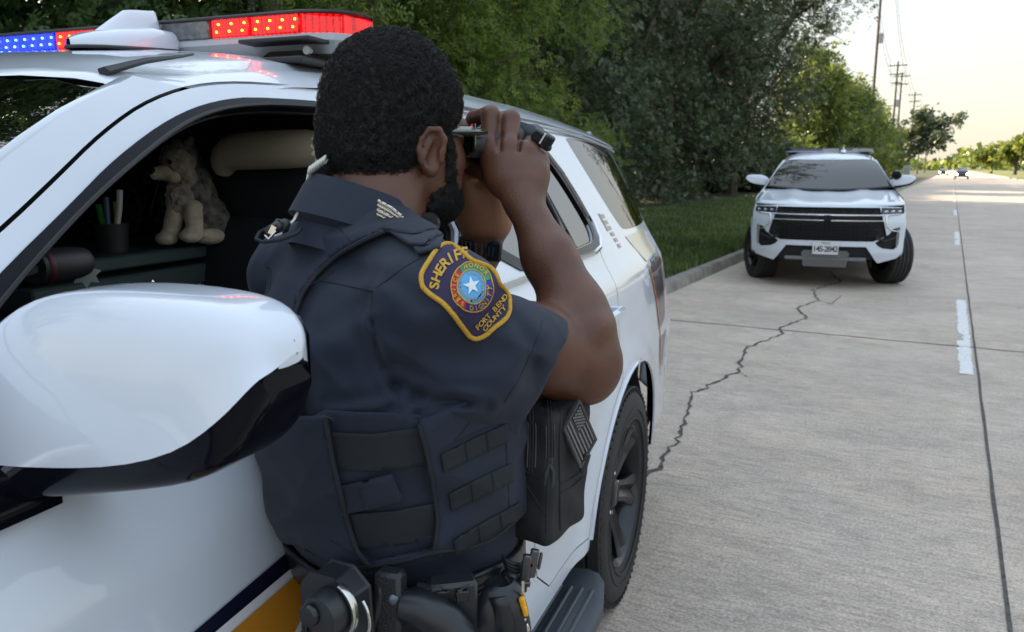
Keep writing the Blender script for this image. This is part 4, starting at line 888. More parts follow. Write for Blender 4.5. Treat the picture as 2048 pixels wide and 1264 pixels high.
# ---------------------------------------------------------------- smooth organic surfaces from blended shapes
def V3(*a): return np.array(a, float)
def atv(U, Vv, Y):
    U = np.asarray(U, float); Vv = np.asarray(Vv, float); X = (U-1024)/FPX; q = -(Vv-632)/FPX; c, s = math.cos(PITCH), math.sin(PITCH)
    d = np.stack([X, c+q*s, -s+q*c], -1); return np.array([0, 0, H])+d*(np.asarray(Y)/d[..., 1])[..., None]
def cone(a, b, ra, rb, sq=None):
    a, b = np.array(a, float), np.array(b, float); ba = b-a; L2 = ba@ba
    def f(P):
        t = np.clip(((P-a)@ba)/L2, 0, 1); D = P-a-t[:, None]*ba
        if sq is not None:      # flattened along direction sq[0] by factor sq[1]
            n = sq[0]/np.linalg.norm(sq[0]); k = D@n; D = D+n*(k*(1/sq[1]-1))[:, None]
        return np.sqrt((D*D).sum(1))-(ra+(rb-ra)*t)
    return f
def ell(c, r, R=None):
    c = np.array(c, float); r = np.array(r, float)
    def f(P):
        Q = P-c
        if R is not None: Q = Q@R
        k0 = np.sqrt(((Q/r)**2).sum(1)); k1 = np.sqrt(((Q/r**2)**2).sum(1))+1e-9; return k0*(k0-1)/k1
    return f
def rbox(c, h, R=None, r=.01):
    c = np.array(c, float); h = np.array(h, float)-r
    def f(P):
        Q = P-c
        if R is not None: Q = Q@R
        q = np.abs(Q)-h; return np.sqrt((np.maximum(q, 0)**2).sum(1))+np.minimum(q.max(1), 0)-r
    return f
def smin(a, b, k):
    h = np.clip(.5+.5*(b-a)/k, 0, 1); return b+(a-b)*h-k*h*(1-h)
def U(*fs, k=.01):
    def f(P):
        v = fs[0](P)
        for g_ in fs[1:]: v = smin(v, g_(P), k)
        return v
    return f
def sub(f1, f2, k=.004): return lambda P: -smin(-f1(P), f2(P), k)
def inter(f1, f2, k=.004): return lambda P: -smin(-f1(P), -f2(P), k)
def plane(p, n): p = np.array(p, float); n = np.array(n, float)/np.linalg.norm(n); return lambda P: (P-p)@n
def vnoise(P, s, seed=0):
    """cheap smooth noise"""
    Q = P*s+seed*17.3; return (np.sin(Q[:, 0]+1.7*np.sin(Q[:, 1]*1.3))+np.sin(Q[:, 1]*1.1+1.9*np.sin(Q[:, 2]*.9+1))+np.sin(Q[:, 2]*1.2+1.6*np.sin(Q[:, 0]*1.2+2)))/3
EDG = [(a, b) for a in range(8) for b in range(a+1, 8) if bin(a ^ b).count('1') == 1]
def nets(f, lo, hi, h):
    lo = np.array(lo, float); hi = np.array(hi, float); B = 8; n = (np.ceil((hi-lo)/h/B)*B).astype(int); G = np.full(n+1, 1., np.float32)
    nb = n//B; I = np.stack(np.meshgrid(*[np.arange(k) for k in nb], indexing='ij'), -1).reshape(-1, 3)
    cen = lo+(I+.5)*B*h; fc = f(cen); near_ = np.abs(fc) < B*h*1.25; far_in = (~near_) & (fc < 0)
    for i in I[far_in]: G[i[0]*B:i[0]*B+B+1, i[1]*B:i[1]*B+B+1, i[2]*B:i[2]*B+B+1] = -1
    off = np.stack(np.meshgrid(*[np.arange(B+1)]*3, indexing='ij'), -1).reshape(-1, 3); J = I[near_]
    for s in range(0, len(J), 400):
        idx = (J[s:s+400, None]*B+off[None]).reshape(-1, 3); G[idx[:, 0], idx[:, 1], idx[:, 2]] = f(lo+idx*h)
    S_ = G < 0; act = np.zeros(n, int); C8 = [(c & 1, (c >> 1) & 1, (c >> 2) & 1) for c in range(8)]
    for c in C8: act += S_[c[0]:c[0]+n[0], c[1]:c[1]+n[1], c[2]:c[2]+n[2]]
    A = np.argwhere((act > 0) & (act < 8)); vals = np.stack([G[A[:, 0]+c[0], A[:, 1]+c[1], A[:, 2]+c[2]] for c in C8], 1).astype(float)
    sm = np.zeros((len(A), 3)); ct = np.zeros(len(A)); c8 = np.array(C8, float)
    for a, b in EDG:
        m = (vals[:, a] < 0) != (vals[:, b] < 0); t = vals[m, a]/(vals[m, a]-vals[m, b]); sm[m] += c8[a]+(c8[b]-c8[a])*t[:, None]; ct[m] += 1
    V = lo+(A+sm/ct[:, None])*h; idm = np.full(n, -1, np.int64); idm[A[:, 0], A[:, 1], A[:, 2]] = np.arange(len(A)); F = []
    for ax in range(3):
        o1, o2 = [(1, 2), (2, 0), (0, 1)][ax]; sl = [slice(1, None)]*3; d = [0, 0, 0]; d[ax] = 1
        a_ = S_[tuple(slice(0, n[k]) if k == ax else slice(1, n[k]) for k in range(3))]; b_ = S_[tuple(slice(1, n[k]+1) if k == ax else slice(1, n[k]) for k in range(3))]
        E_ = np.argwhere(a_ != b_); s0 = a_[E_[:, 0], E_[:, 1], E_[:, 2]]; E_ = E_+np.array([0 if k == ax else 1 for k in range(3)])
        def cid(u, v):
            q = E_.copy(); q[:, o1] -= u; q[:, o2] -= v; return idm[q[:, 0], q[:, 1], q[:, 2]]
        Q = np.stack([cid(0, 0), cid(1, 0), cid(1, 1), cid(0, 1)], 1); Q[~s0] = Q[~s0][:, ::-1]; F.append(Q[(Q >= 0).all(1)])
    return V, np.concatenate(F)
def sdfobj(name, f, lo, hi, h, m, parent, base=None, relax=1):
    V, F = nets(f, lo, hi, h)
    for _ in range(relax):          # pull vertices onto the surface
        e = h*.5; v = f(V); g_ = np.stack([f(V+e*np.eye(3)[k])-v for k in range(3)], 1)/e; V = V-g_*(v/np.maximum((g_*g_).sum(1), .25))[:, None]
    if base is not None: V = V-np.array(base)
    me = fast_mesh(name, V, F, True); return link(name, me, m, parent)
def drape(f, U_, V_, off, Y0=.45, it=70):
    """points where the sight lines through (U,V) meet surface f, lifted by off along the surface normal"""
    a = atv(U_, V_, Y0); d = a-np.array([0, 0, H]); d /= np.linalg.norm(d, axis=1)[:, None]; P = a.copy()
    for _ in range(it): v = f(P); P = P+d*(np.clip(v, -.01, .05)*.7)[:, None]
    e = .004; v0 = f(P); g_ = np.stack([f(P+e*np.eye(3)[k])-f(P-e*np.eye(3)[k]) for k in range(3)], 1); g_ /= np.linalg.norm(g_, axis=1)[:, None]+1e-9
    return P+g_*off, g_
# ---------------------------------------------------------------- the person
M_skin = mat('brown skin', (.115, .046, .026), .45, var=.25, vscale=26, bump=.7, bscale=520, bdist=.0008, col2=(.085, .034, .020)); M_skin.node_tree.nodes['Principled BSDF'].inputs['Subsurface Weight'].default_value = .06
def palm_skin(m):
    N, L = nodes(m); b = N['Principled BSDF']; src = b.inputs['Base Color'].links[0].from_socket; a = N.new('ShaderNodeAttribute'); a.attribute_name = 'palm'
    x = N.new('ShaderNodeMix'); x.data_type = 'RGBA'; x.inputs[7].default_value = (.27, .120, .062, 1); L.new(a.outputs['Fac'], x.inputs[0]); L.new(src, x.inputs[6]); L.new(x.outputs[2], b.inputs['Base Color'])
palm_skin(M_skin)
M_hair = mat('black hair', (.0045, .0038, .004), .55)
M_shirt = mat('navy shirt cloth', (.0070, .0132, .032), .8, sheen=.06, bump=.18, bscale=900, bdist=.0003, var=.2, vscale=14)
M_vest = mat('navy vest cloth', (.0068, .0125, .030), .82, sheen=.05, bump=.35, bscale=700, bdist=.0005, var=.2, vscale=20)
M_web = mat('black webbing', (.010, .013, .018), .85, bump=.5, bscale=300, bdist=.0006, aniso=(1, 1, 6))
M_leath = mat('black leather', (.010, .012, .016), .35, bump=.3, bscale=260, bdist=.0004)
M_poly = mat('black polymer', (.014, .017, .021), .38)
M_steel = mat('bright steel', (.62, .62, .60), .22, metal=1)
TH = math.radians(40); f3 = V3(math.cos(TH), math.sin(TH), 0); r3 = V3(math.sin(TH), -math.cos(TH), 0); u3 = V3(0, 0, 1)
FEET = at(800, 1000, .97)*np.array([1, 1, 0]); FEET[0] += .02
man = empty('person', tuple(FEET)); tag(man, 'person in navy uniform and duty vest, looking away through binoculars beside the open car window', 'person')
def so_(name, f, lo, hi, h, m, parent=man, **k): return sdfobj(name, f, lo, hi, h, m, parent, FEET, **k)
def mb_(name, mb, m, parent=man, **k):
    mb.v = [tuple(np.array(p)-FEET) for p in mb.v]; return mb.build(name, m, parent, **k)
HC = at(786, 217, 1.04)
def hp(a, b, c): return HC+f3*a+r3*b+u3*c
Rh = np.stack([f3, r3, u3], 1)
# head
skull = U(ell(hp(0, 0, -.002), (.083, .067, .086), Rh), ell(hp(-.03, 0, -.045), (.060, .058, .055), Rh), k=.03)
face = U(ell(hp(.034, 0, -.058), (.056, .057, .066), Rh), ell(hp(.048, 0, -.108), (.036, .040, .034), Rh), ell(hp(.030, .034, -.100), (.040, .020, .032), Rh), ell(hp(.030, -.034, -.100), (.040, .020, .032), Rh), ell(hp(.058, .030, -.064), (.024, .020, .020), Rh), ell(hp(.058, -.030, -.064), (.024, .020, .020), Rh), k=.022)
nose = U(cone(hp(.088, 0, -.034), hp(.104, 0, -.062), .008, .012), ell(hp(.100, .010, -.068), (.010, .008, .008), Rh), ell(hp(.100, -.010, -.068), (.010, .008, .008), Rh), k=.008)
brow = cone(hp(.080, .032, -.022), hp(.080, -.032, -.022), .012, .012)
lips = U(cone(hp(.090, .014, -.088), hp(.090, -.014, -.088), .007, .007), cone(hp(.089, .012, -.097), hp(.089, -.012, -.097), .007, .007), k=.003)
neckb, neckt = at(742, 470, 1.00), hp(-.028, 0, -.06)
neck = U(cone(neckb, neckt, .062, .052), cone(neckb+r3*.03, hp(-.01, .030, -.09), .036, .030), k=.03)
headf = U(U(skull, face, k=.03), brow, nose, lips, neck, k=.012)
for sy in (1, -1): headf = sub(headf, ell(hp(.090, sy*.030, -.038), (.012, .016, .010), Rh), .010)
for sy in (1, -1): headf = U(headf, ell(hp(.074, sy*.030, -.038), (.012, .013, .012), Rh), k=.003)
def ear(s):
    Re = Rh@rotm('Z', s*.42)@rotm('Y', .12)
    c = hp(.006, s*.0735, -.056)
    def e(a, b, c_): return c+Re@V3(a, s*b, c_)
    base = U(ell(e(0, 0, .004), (.0175, .0065, .0285), Re), ell(e(.002, -.001, -.019), (.0095, .0055, .011), Re), k=.006)
    rim = None; pts = [(.014, .004, .006), (.014, .005, .018), (.006, .006, .0285), (-.006, .006, .0275), (-.0145, .006, .016), (-.0165, .006, .002), (-.012, .005, -.010), (-.004, .004, -.020)]
    g_ = base
    conc = ell(e(.003, .008, .000), (.0105, .0085, .0185), Re); g_ = sub(g_, conc, .004)
    for a, b in zip(pts[:-1], pts[1:]): g_ = U(g_, cone(e(*a), e(*b), .0036, .0036), k=.0025)
    g_ = U(g_, cone(e(-.003, .004, .013), e(-.009, .005, -.006), .0032, .0036), cone(e(.012, .004, .002), e(.013, .003, -.008), .004, .0035), k=.003)
    return g_
headf = U(headf, ear(1), ear(-1), k=.004)
# arms
SR, ER, WR_ = at(880, 625, .87), at(1166, 722, .985), at(1047, 402, 1.065)
fa1 = at(1148, 620, 1.0)
armR = U(cone(SR, at(1080, 698, .95), .044, .050), cone(at(1080, 698, .95), ER, .050, .044), cone(ER, fa1, .040, .0375), cone(fa1, at(1098, 515, 1.03), .0375, .0315), cone(at(1098, 515, 1.03), WR_, .031, .0235),
         ell(at(1186, 736, .985), (.027, .029, .033)), ell(at(1180, 655, .99), (.020, .028, .045), frame(fa1-ER, (0, 1, 0))), cone(at(1112, 500, 1.012), at(1172, 665, .962), .008, .011), cone(at(1138, 540, 1.015), at(1204, 705, .972), .007, .010), cone(at(1115, 760, .97), at(1170, 766, .98), .022, .022), k=.024)
# right hand: palm and five fingers
def finger(pts, rad, k=.005):
    g_ = cone(pts[0], pts[1], rad[0], rad[1])
    for i in range(1, len(pts)-1): g_ = U(g_, cone(pts[i], pts[i+1], rad[i], rad[i+1]), k=k)
    return g_
hn = V3(.25, -.97, .0)
palmR = U(cone(WR_, at(1022, 352, 1.075), .0235, .030, (hn, .62)), cone(at(996, 352, 1.082), at(980, 300, 1.088), .019, .0165), cone(at(1020, 355, 1.074), at(1018, 300, 1.080), .022, .0165), cone(at(1048, 360, 1.076), at(1053, 308, 1.085), .021, .0155), cone(at(1062, 375, 1.083), at(1078, 325, 1.095), .017, .0135),
          cone(WR_, at(1068, 350, 1.08), .022, .019), k=.016)
fR = [finger([at(979, 292, 1.087), at(981, 229, 1.098), at(950, 236, 1.142), at(930, 262, 1.152)], [.0140, .0118, .0105, .009]),
      finger([at(1019, 294, 1.080), at(1022, 238, 1.098), at(992, 240, 1.145), at(972, 262, 1.156)], [.0140, .0118, .0108, .009]),
      finger([at(1054, 304, 1.086), at(1066, 284, 1.115), at(1036, 276, 1.150), at(1010, 290, 1.160)], [.0132, .0120, .0105, .009]),
      finger([at(1078, 325, 1.095), at(1080, 310, 1.128), at(1052, 302, 1.150), at(1030, 312, 1.155)], [.0120, .0108, .0095, .008]),
      finger([at(1008, 372, 1.08), at(975, 345, 1.108), at(950, 335, 1.128), at(926, 328, 1.140)], [.0185, .0150, .0125, .0105])]
handR = U(palmR, *fR, k=.006)
for q_ in ((979, 286, 1.082), (1019, 290, 1.076), (1054, 300, 1.080), (1077, 322, 1.089)): handR = U(handR, ell(at(*q_), (.010, .009, .010)), k=.008)
for a_, b_ in (((999, 272, 1.078), (999, 300, 1.066)), ((1038, 280, 1.080), (1037, 304, 1.068))): handR = sub(handR, cone(at(*a_), at(*b_), .0035, .002), .006)
# left arm and hand: heel of the palm towards the camera
WL = at(962, 505, 1.175); SL = at(600, 560, 1.10); EL = at(880, 730, 1.24)
armL = U(cone(SL, EL, .05, .04), cone(EL, at(925, 590, 1.20), .042, .034), cone(at(925, 590, 1.20), WL, .033, .0255), cone(WL, at(966, 465, 1.172), .0255, .028), k=.02)

palmL = U(cone(at(968, 452, 1.172), at(948, 395, 1.165), .031, .031), cone(at(990, 445, 1.165), at(985, 385, 1.160), .024, .022), cone(at(945, 435, 1.168), at(936, 380, 1.165), .022, .021), cone(at(985, 440, 1.172), at(1000, 400, 1.18), .018, .018), k=.016)
fL = [finger([at(940, 398, 1.158), at(932, 360, 1.150), at(938, 332, 1.146), at(952, 316, 1.15)], [.0185, .0160, .013, .011]),
      finger([at(950, 385, 1.19), at(958, 350, 1.215), at(975, 310, 1.22), at(985, 280, 1.215)], [.015, .013, .012, .010]),
      finger([at(968, 385, 1.195), at(985, 350, 1.22), at(1000, 312, 1.225), at(1006, 285, 1.22)], [.015, .013, .012, .010]),
      finger([at(985, 388, 1.195), at(1005, 352, 1.22), at(1022, 318, 1.225), at(1030, 292, 1.22)], [.014, .0125, .0115, .0095]),
      finger([at(998, 398, 1.19), at(1022, 368, 1.215), at(1040, 336, 1.22), at(1046, 315, 1.215)], [.0125, .011, .010, .0085])]
handL = U(palmL, *fL, k=.007)
# torso as stacked rounded sections
TZ = [.86, .93, 1.00, 1.08, 1.18, 1.28, 1.36, 1.42, 1.47, 1.50]
TC = [at(820, 1230, .985), at(818, 1170, .985), at(811, 1100, .98), at(793, 1000, .97), at(777, 880, .965), at(765, 760, .96), at(752, 650, .958), at(740, 560, .965), at(735, 500, .975), at(735, 470, .98)]
TCx = [p[0] for p in TC]; TCy = [p[1] for p in TC]
TA = [.116, .118, .121, .128, .136, .138, .130, .112, .080, .05]
TB = [.150, .145, .145, .150, .159, .168, .168, .150, .105, .06]
zt = np.array([p[2] for p in TC]); o_ = np.argsort(zt); zt = zt[o_]; TCx = np.array(TCx)[o_]; TCy = np.array(TCy)[o_]; TA = np.array(TA); TB = np.array(TB)
TAz = lambda z: np.interp(z, TZ, TA); TBz = lambda z: np.interp(z, TZ, TB)
def loft(off=0, n=2.4, zlo=1.138, zhi=1.50):
    def f(P):
        z = P[:, 2]; cx = np.interp(z, zt, TCx); cy = np.interp(z, zt, TCy); A = TAz(z)+off; B = TBz(z)+off
        D = np.stack([P[:, 0]-cx, P[:, 1]-cy], 1); a = D@f3[:2]; b = D@r3[:2]
        k = (np.abs(a/A)**n+np.abs(b/B)**n)**(1/n); d = (k-1)*np.minimum(A, B)*1.05
        return np.maximum(np.maximum(d, z-zhi-off), zlo-z)
    return f
SRc = at(862, 606, .850); SLc = SRc-r3*.31+V3(0, 0, -.004)
trap = U(cone(at(745, 497, .985), SRc, .050, .060), cone(at(735, 490, .985), SLc, .050, .056), k=.03)
sl1, sl2, sl3 = at(862, 608, .850), at(958, 674, .880), at(1088, 730, .945)
sleeve = U(cone(sl1, sl2, .061, .060), cone(sl2, sl3, .060, .060), cone(at(865, 680, .86), at(945, 740, .87), .060, .058), cone(at(945, 740, .87), at(1040, 794, .93), .058, .052), k=.02)
sax = (sl3-sl1)/np.linalg.norm(sl3-sl1); scut = at(1082, 740, .945)
seye = np.cross(sax, V3(0, -1, .2)); seye /= np.linalg.norm(seye)
def ridge(x): return (1-np.abs(np.sin(x)))**2
def folds(P):
    t = (P-sl1)@sax; q = (P-sl1)@seye
    d = .0035*np.sin(26*q+30*t+2*np.sin(9*t))*np.exp(-((t-.02)/.09)**2)+.0030*np.sin(55*t+26*q+1.2*np.sin(24*q))*np.clip(.25+.75*np.exp(-((q+.05)/.05)**2), 0, 1)*(t > -.02)
    w_ = np.exp(-((P[:, 2]-1.24)/.07)**2)
    d += .0030*w_*np.sin(75*P[:, 2]+22*P[:, 0]+1.6*np.sin(21*P[:, 0]+8*P[:, 1]))
    d -= .0055*ridge(21*q+13*t+.8*np.sin(15*t)+.7)*np.exp(-((t-.03)/.07)**2)*np.exp(-((q+.03)/.07)**2)
    d -= .0045*ridge(30*t+16*q+.9*np.sin(20*q))*np.clip((t-.02)/.08, 0, 1)*np.exp(-((q+.045)/.04)**2)
    d -= .0040*w_*ridge(38*P[:, 2]+16*P[:, 0]+.9*np.sin(17*P[:, 0]+9*P[:, 1]))
    d -= .0030*np.exp(-((P[:, 2]-1.40)/.05)**2)*ridge(26*P[:, 0]+20*P[:, 2]+.9*np.sin(22*P[:, 2]))*(P[:, 1] < .95)
    d += .0018*vnoise(P, 34, 1)+.0008*vnoise(P, 90, 2)
    return d
shirt0 = U(loft(0), trap, k=.035)
hemn = V3(.88, .12, -.46); scut = at(1072, 735, .93); CRS = [([(788, 768), (850, 798), (935, 806)], .006, 11), ([(746, 645), (760, 720), (802, 795)], .0035, 8), ([(872, 690), (960, 722), (1050, 700)], .0045, 26), ([(640, 845), (760, 828), (842, 786)], .0045, 10), ([(660, 800), (740, 798), (800, 770)], .003, 12),
       ([(835, 828), (900, 800), (975, 812)], .004, 9), ([(640, 660), (745, 602)], .002, 18), ([(1030, 640), (1075, 700), (1060, 760)], .003, 16), ([(905, 780), (990, 770), (1060, 730)], .0035, 18), ([(700, 540), (790, 560), (850, 610)], .0025, 16), ([(640, 900), (560, 880)], .003, 12), ([(715, 690), (690, 760), (700, 800)], .002, 20)]
def creases(P):
    c, s = math.cos(PITCH), math.sin(PITCH); y = P[:, 1]; z = P[:, 2]-H; dd = y*c-z*s; Q = np.stack([1024+FPX*P[:, 0]/dd, 632-FPX*(y*s+z*c)/dd], 1); o = np.zeros(len(P)); nr_ = P[:, 1] < 1.0
    for pts, A_, w_ in CRS:
        d2 = np.full(len(P), 1e9)
        for a, b in zip(pts[:-1], pts[1:]):
            a, b = np.array(a, float), np.array(b, float); e = b-a; t = np.clip(((Q-a)@e)/(e@e), 0, 1); k = Q-a-t[:, None]*e; d2 = np.minimum(d2, (k*k).sum(1))
        o += A_*np.exp(-d2/w_**2)-.35*A_*np.exp(-(np.sqrt(d2)-2*w_)**2/w_**2)
    return o*nr_
sl_solid = inter(sleeve, plane(scut, hemn), .003)
sl_hollow = sub(sl_solid, inter(U(cone(sl2, sl3+sax*.05, .05, .051), cone(sl2, at(1056, 790, .945), .04, .030), k=.015), plane(scut-hemn*.018, -hemn), .002), .002)
SLe = SLc+f3*.16-u3*.10-r3*(-.03)
slL = cone(SLc, SLe, .070, .062)
def shirtf(P): return smin(smin(shirt0(P), sl_hollow(P), .022), slL(P), .03)+folds(P)*1.35+creases(P)
def shirt_s(P): return smin(shirt0(P), sl_solid(P), .022)+folds(P)*1.35+creases(P)
neckhole = cone(neckb-u3*.03, neckb+u3*.1, .055, .062)
shirt_m = sub(shirtf, neckhole, .004)
bodyf = U(headf, armR, handR, armL, handL, loft(-.022, zlo=1.0), k=.010)
lo = np.array([-.42, .70, 1.30]); hi = np.array([.24, 1.36, 1.86])
body = so_('body', bodyf, (-.42, .74, 1.06), (.22, 1.36, 1.84), .0034, M_skin)
me_ = body.data; Vb = np.zeros(len(me_.vertices)*3, np.float32); me_.vertices.foreach_get('co', Vb); Vb = Vb.reshape(-1, 3)+FEET
pd_ = handL(Vb); wq = at(958, 470, 1.17); pw = np.clip((.010-pd_)/.008, 0, 1)*np.clip((Vb[:, 2]-wq[2])/.012+.3, 0, 1)*np.clip((1.185-Vb[:, 1])/.03, 0, 1)
at2 = me_.attributes.new('palm', 'FLOAT', 'POINT'); at2.data.foreach_set('value', pw.astype(np.float32))
so_('shirt', shirt_m, (-.48, .68, 1.12), (.12, 1.36, 1.56), .0050, M_shirt)
# ---------------------------------------------------------------- clothing details and gear
def proj(P):
    c, s = math.cos(PITCH), math.sin(PITCH); y = P[:, 1]; z = P[:, 2]-H; d = y*c-z*s; return 1024+FPX*P[:, 0]/d, 632-FPX*(y*s+z*c)/d, d
def polysd(u, v, poly):
    """signed distance to polygon, negative inside"""
    A = np.array(poly, float); B = np.roll(A, -1, 0); d = np.full(len(u), 1e9); P = np.stack([u, v], 1)
    for a, b in zip(A, B):
        e = b-a; w_ = P-a; t = np.clip((w_@e)/(e@e), 0, 1); q = w_-t[:, None]*e; d = np.minimum(d, (q*q).sum(1))
    return np.where(inpoly(P, poly), -1, 1)*np.sqrt(d)
def near_side(P):
    cx = np.interp(P[:, 2], zt, TCx); cy = np.interp(P[:, 2], zt, TCy); return (P[:, 0]-cx)*0+(P[:, 1]-cy)*1.0   # <0 : towards the road side
def cutter(poly):
    def f(P):
        u, v, d = proj(P); s = polysd(u, v, poly)*d/FPX; return np.maximum(s, near_side(P))
    return f
def pan(name, poly, surf, off, m, parent=man, th=.0015, step=9, smooth_=0, **k):
    """a piece of cloth traced in the photograph and laid on surface surf"""
    if smooth_: poly = smoothpoly(poly, smooth_)
    mb = MB(); tmp = MB(); panel(tmp, poly, lambda a, b: (a, b, 0), (0, 0, -1), step=step); A = np.array(tmp.v)
    P, n_ = drape(surf, A[:, 0], A[:, 1], off); mb.v = [tuple(p) for p in P]; mb.f = tmp.f; mb.mi = tmp.mi
    o = mb_(name, mb, m, parent, solid=-th if th else 0, **k); return o
def line(mb, pts, surf, off, r, n=5, res=10):
    D_ = dens(pts, res, False)+[pts[-1]]; A = np.array(D_, float); P, _ = drape(surf, A[:, 0], A[:, 1], off)
    for _i in range(2): P[1:-1] = (P[:-2]+2*P[1:-1]+P[2:])/4
    return mb.tube(P, r, n)
# vest
vbase = U(loft(0), trap, k=.035)
ARMH = [(768, 462), (730, 478), (680, 505), (635, 545), (605, 585), (588, 630), (580, 700), (588, 780), (598, 832), (650, 832), (700, 852), (832, 852), (845, 838), (930, 800), (1300, 700), (1300, 300), (900, 455), (830, 470)]
SIDE = [(652, 842), (700, 846), (834, 850), (850, 900), (862, 960), (874, 1040), (866, 1098), (735, 1126), (712, 1100), (690, 1030), (668, 930)]
LOWR = [(400, 1160), (400, 1080), (600, 1090), (640, 1122), (690, 1136), (735, 1134), (800, 1124), (868, 1104), (930, 1100), (985, 1082), (1045, 1030), (1300, 1000), (1300, 1500), (400, 1500)]
def wr(P): return -.0030*ridge(36*P[:, 2]+18*P[:, 1]+1.0*np.sin(16*P[:, 0]))*np.exp(-((P[:, 2]-1.25)/.09)**2)-.0022*ridge(30*P[:, 0]-24*P[:, 2]+np.sin(20*P[:, 1]))+.0012*vnoise(P, 40, 5)+.0016*np.sin(90*P[:, 2]+20*P[:, 1]+1.5*np.sin(25*P[:, 0]))*np.exp(-((P[:, 2]-1.22)/.06)**2)
def vbig(P): return vbase(P)-.013+folds(P)*.3+wr(P)
nh2 = cone(neckb-u3*.06+f3*.01, neckb+u3*.1, .058, .070)
vest_f = sub(sub(sub(vbig, cutter(ARMH), .004), cutter(SIDE), .003), cutter(LOWR), .004); vest_f = sub(vest_f, nh2, .004)
vest_f = sub(vest_f, cone(SLc+u3*.03, SLc-u3*.12, .062, .06), .004)
inner = inter(lambda P: vbase(P)-.0045, lambda P: cutter(SIDE)(P)-.012, .002)
vest_all = U(vest_f, inner, k=.001)
vest = so_('vest', inter(vest_all, lambda P: 1.150-P[:, 2], .002), (-.46, .68, 1.12), (.08, 1.24, 1.56), .0042, M_vest)
vs = lambda P: vbig(P); vi = lambda P: vbase(P)-.0045
pan('elastic_strap', [(652, 862), (745, 866), (846, 852), (856, 925), (760, 940), (664, 938)], vi, .003, M_web, vest, step=8)
pan('elastic_strap', [(704, 1025), (790, 1018), (868, 1003), (872, 1072), (800, 1086), (718, 1092)], vi, .003, M_web, vest, step=8)
pan('pull_tab', [(676, 970), (728, 957), (785, 943), (804, 990), (745, 1008), (690, 1024)], vi, .006, M_vest, vest, th=.003)
tb = pan('tab_fold', [(726, 958), (783, 944), (802, 990), (740, 1008)], vi, .010, M_vest, vest, th=.002)
for a, b, w_ in (((880, 908), (1012, 845), 36), ((896, 986), (1020, 926), 36), ((904, 1078), (1040, 1002), 30)):
    pan('webbing', [a, ((a[0]+b[0])/2, (a[1]+b[1])/2-1), b, (b[0]+3, b[1]+w_), ((a[0]+b[0])/2+3, (a[1]+b[1])/2+w_), (a[0]+6, a[1]+w_)], vs, .0015, M_web, vest, step=7)
mb = MB()
for k_, (a, b, w_) in enumerate((((880, 908), (1012, 845), 36), ((896, 986), (1020, 926), 36), ((904, 1078), (1040, 1002), 30))):
    for t in (.02, .36, .68): p = (a[0]+(b[0]-a[0])*t, a[1]+(b[1]-a[1])*t); line(mb, [p, (p[0]+5, p[1]+w_)], vs, .0035, .0012, 4)
mb_('stitching', mb, M_web, vest)
for pts, r in (([(838, 850), (852, 900), (864, 960), (876, 1040), (868, 1102)], .0022), ([(650, 834), (668, 930), (692, 1030), (714, 1102), (736, 1130)], .0025), ([(768, 464), (730, 480), (680, 507), (635, 547), (605, 587), (590, 630), (583, 690)], .0026), ([(612, 1100), (645, 1122), (690, 1134), (735, 1133), (800, 1122), (868, 1103), (930, 1097), (985, 1079), (1034, 1038)], .0022)):
    mb = MB(); line(mb, pts, vs, .0005, r, 6); mb_('edge_binding', mb, M_web, vest)
mb = MB()
for pts in ([(888, 895), (1015, 835)], [(1010, 838), (1018, 1020)], [(655, 438), (695, 472), (698, 480)], [(480, 520), (545, 535), (540, 580)], [(903, 890), (940, 845)], [(660, 1080), (716, 1112)], [(668, 545), (610, 575)]): line(mb, pts, vs, .0002, .0008, 4)
mb_('seam', mb, M_web, vest)
# shirt seams
mb = MB()
for pts in ([(598, 560), (650, 563), (745, 582)], [(745, 582), (742, 640), (748, 700), (775, 760), (800, 800)], [(880, 492), (800, 540), (755, 575)], [(800, 800), (802, 850)], [(1092, 612), (1074, 680), (1042, 750), (1008, 806)]): line(mb, pts, shirt_s, .0002, .0009, 4)
mb_('shirt_seam', mb, M_web, man)
pan('shoulder_flap', [(752, 470), (790, 456), (850, 458), (878, 482), (850, 505), (822, 503), (800, 488), (786, 478)], shirt_s, .007, M_shirt, man, th=.003, step=7)
pan('shoulder_flap', [(812, 478), (846, 462), (885, 482), (880, 505), (838, 516)], shirt_s, .004, M_shirt, man, th=.003, step=7)
# collar
cc = at(736, 436, 1.0); mb = MB(); L = []
for h_, ra, rb in ((.026, .064, .058), (.030, .069, .063), (.016, .078, .071), (-.004, .088, .080), (-.022, .097, .089), (-.024, .092, .084), (-.03, .085, .078), (-.06, .098, .092)):
    L.append([cc+f3*(ra*math.cos(t))+r3*(rb*math.sin(t))+u3*(h_-.36*(ra*math.cos(t)+.0)-.10*abs(math.sin(t))*.02-.012*max(0, math.cos(t))) for t in np.linspace(.35, 2*math.pi-.35, 49)])
mb.grid(L); mb_('collar', mb, M_shirt, man)
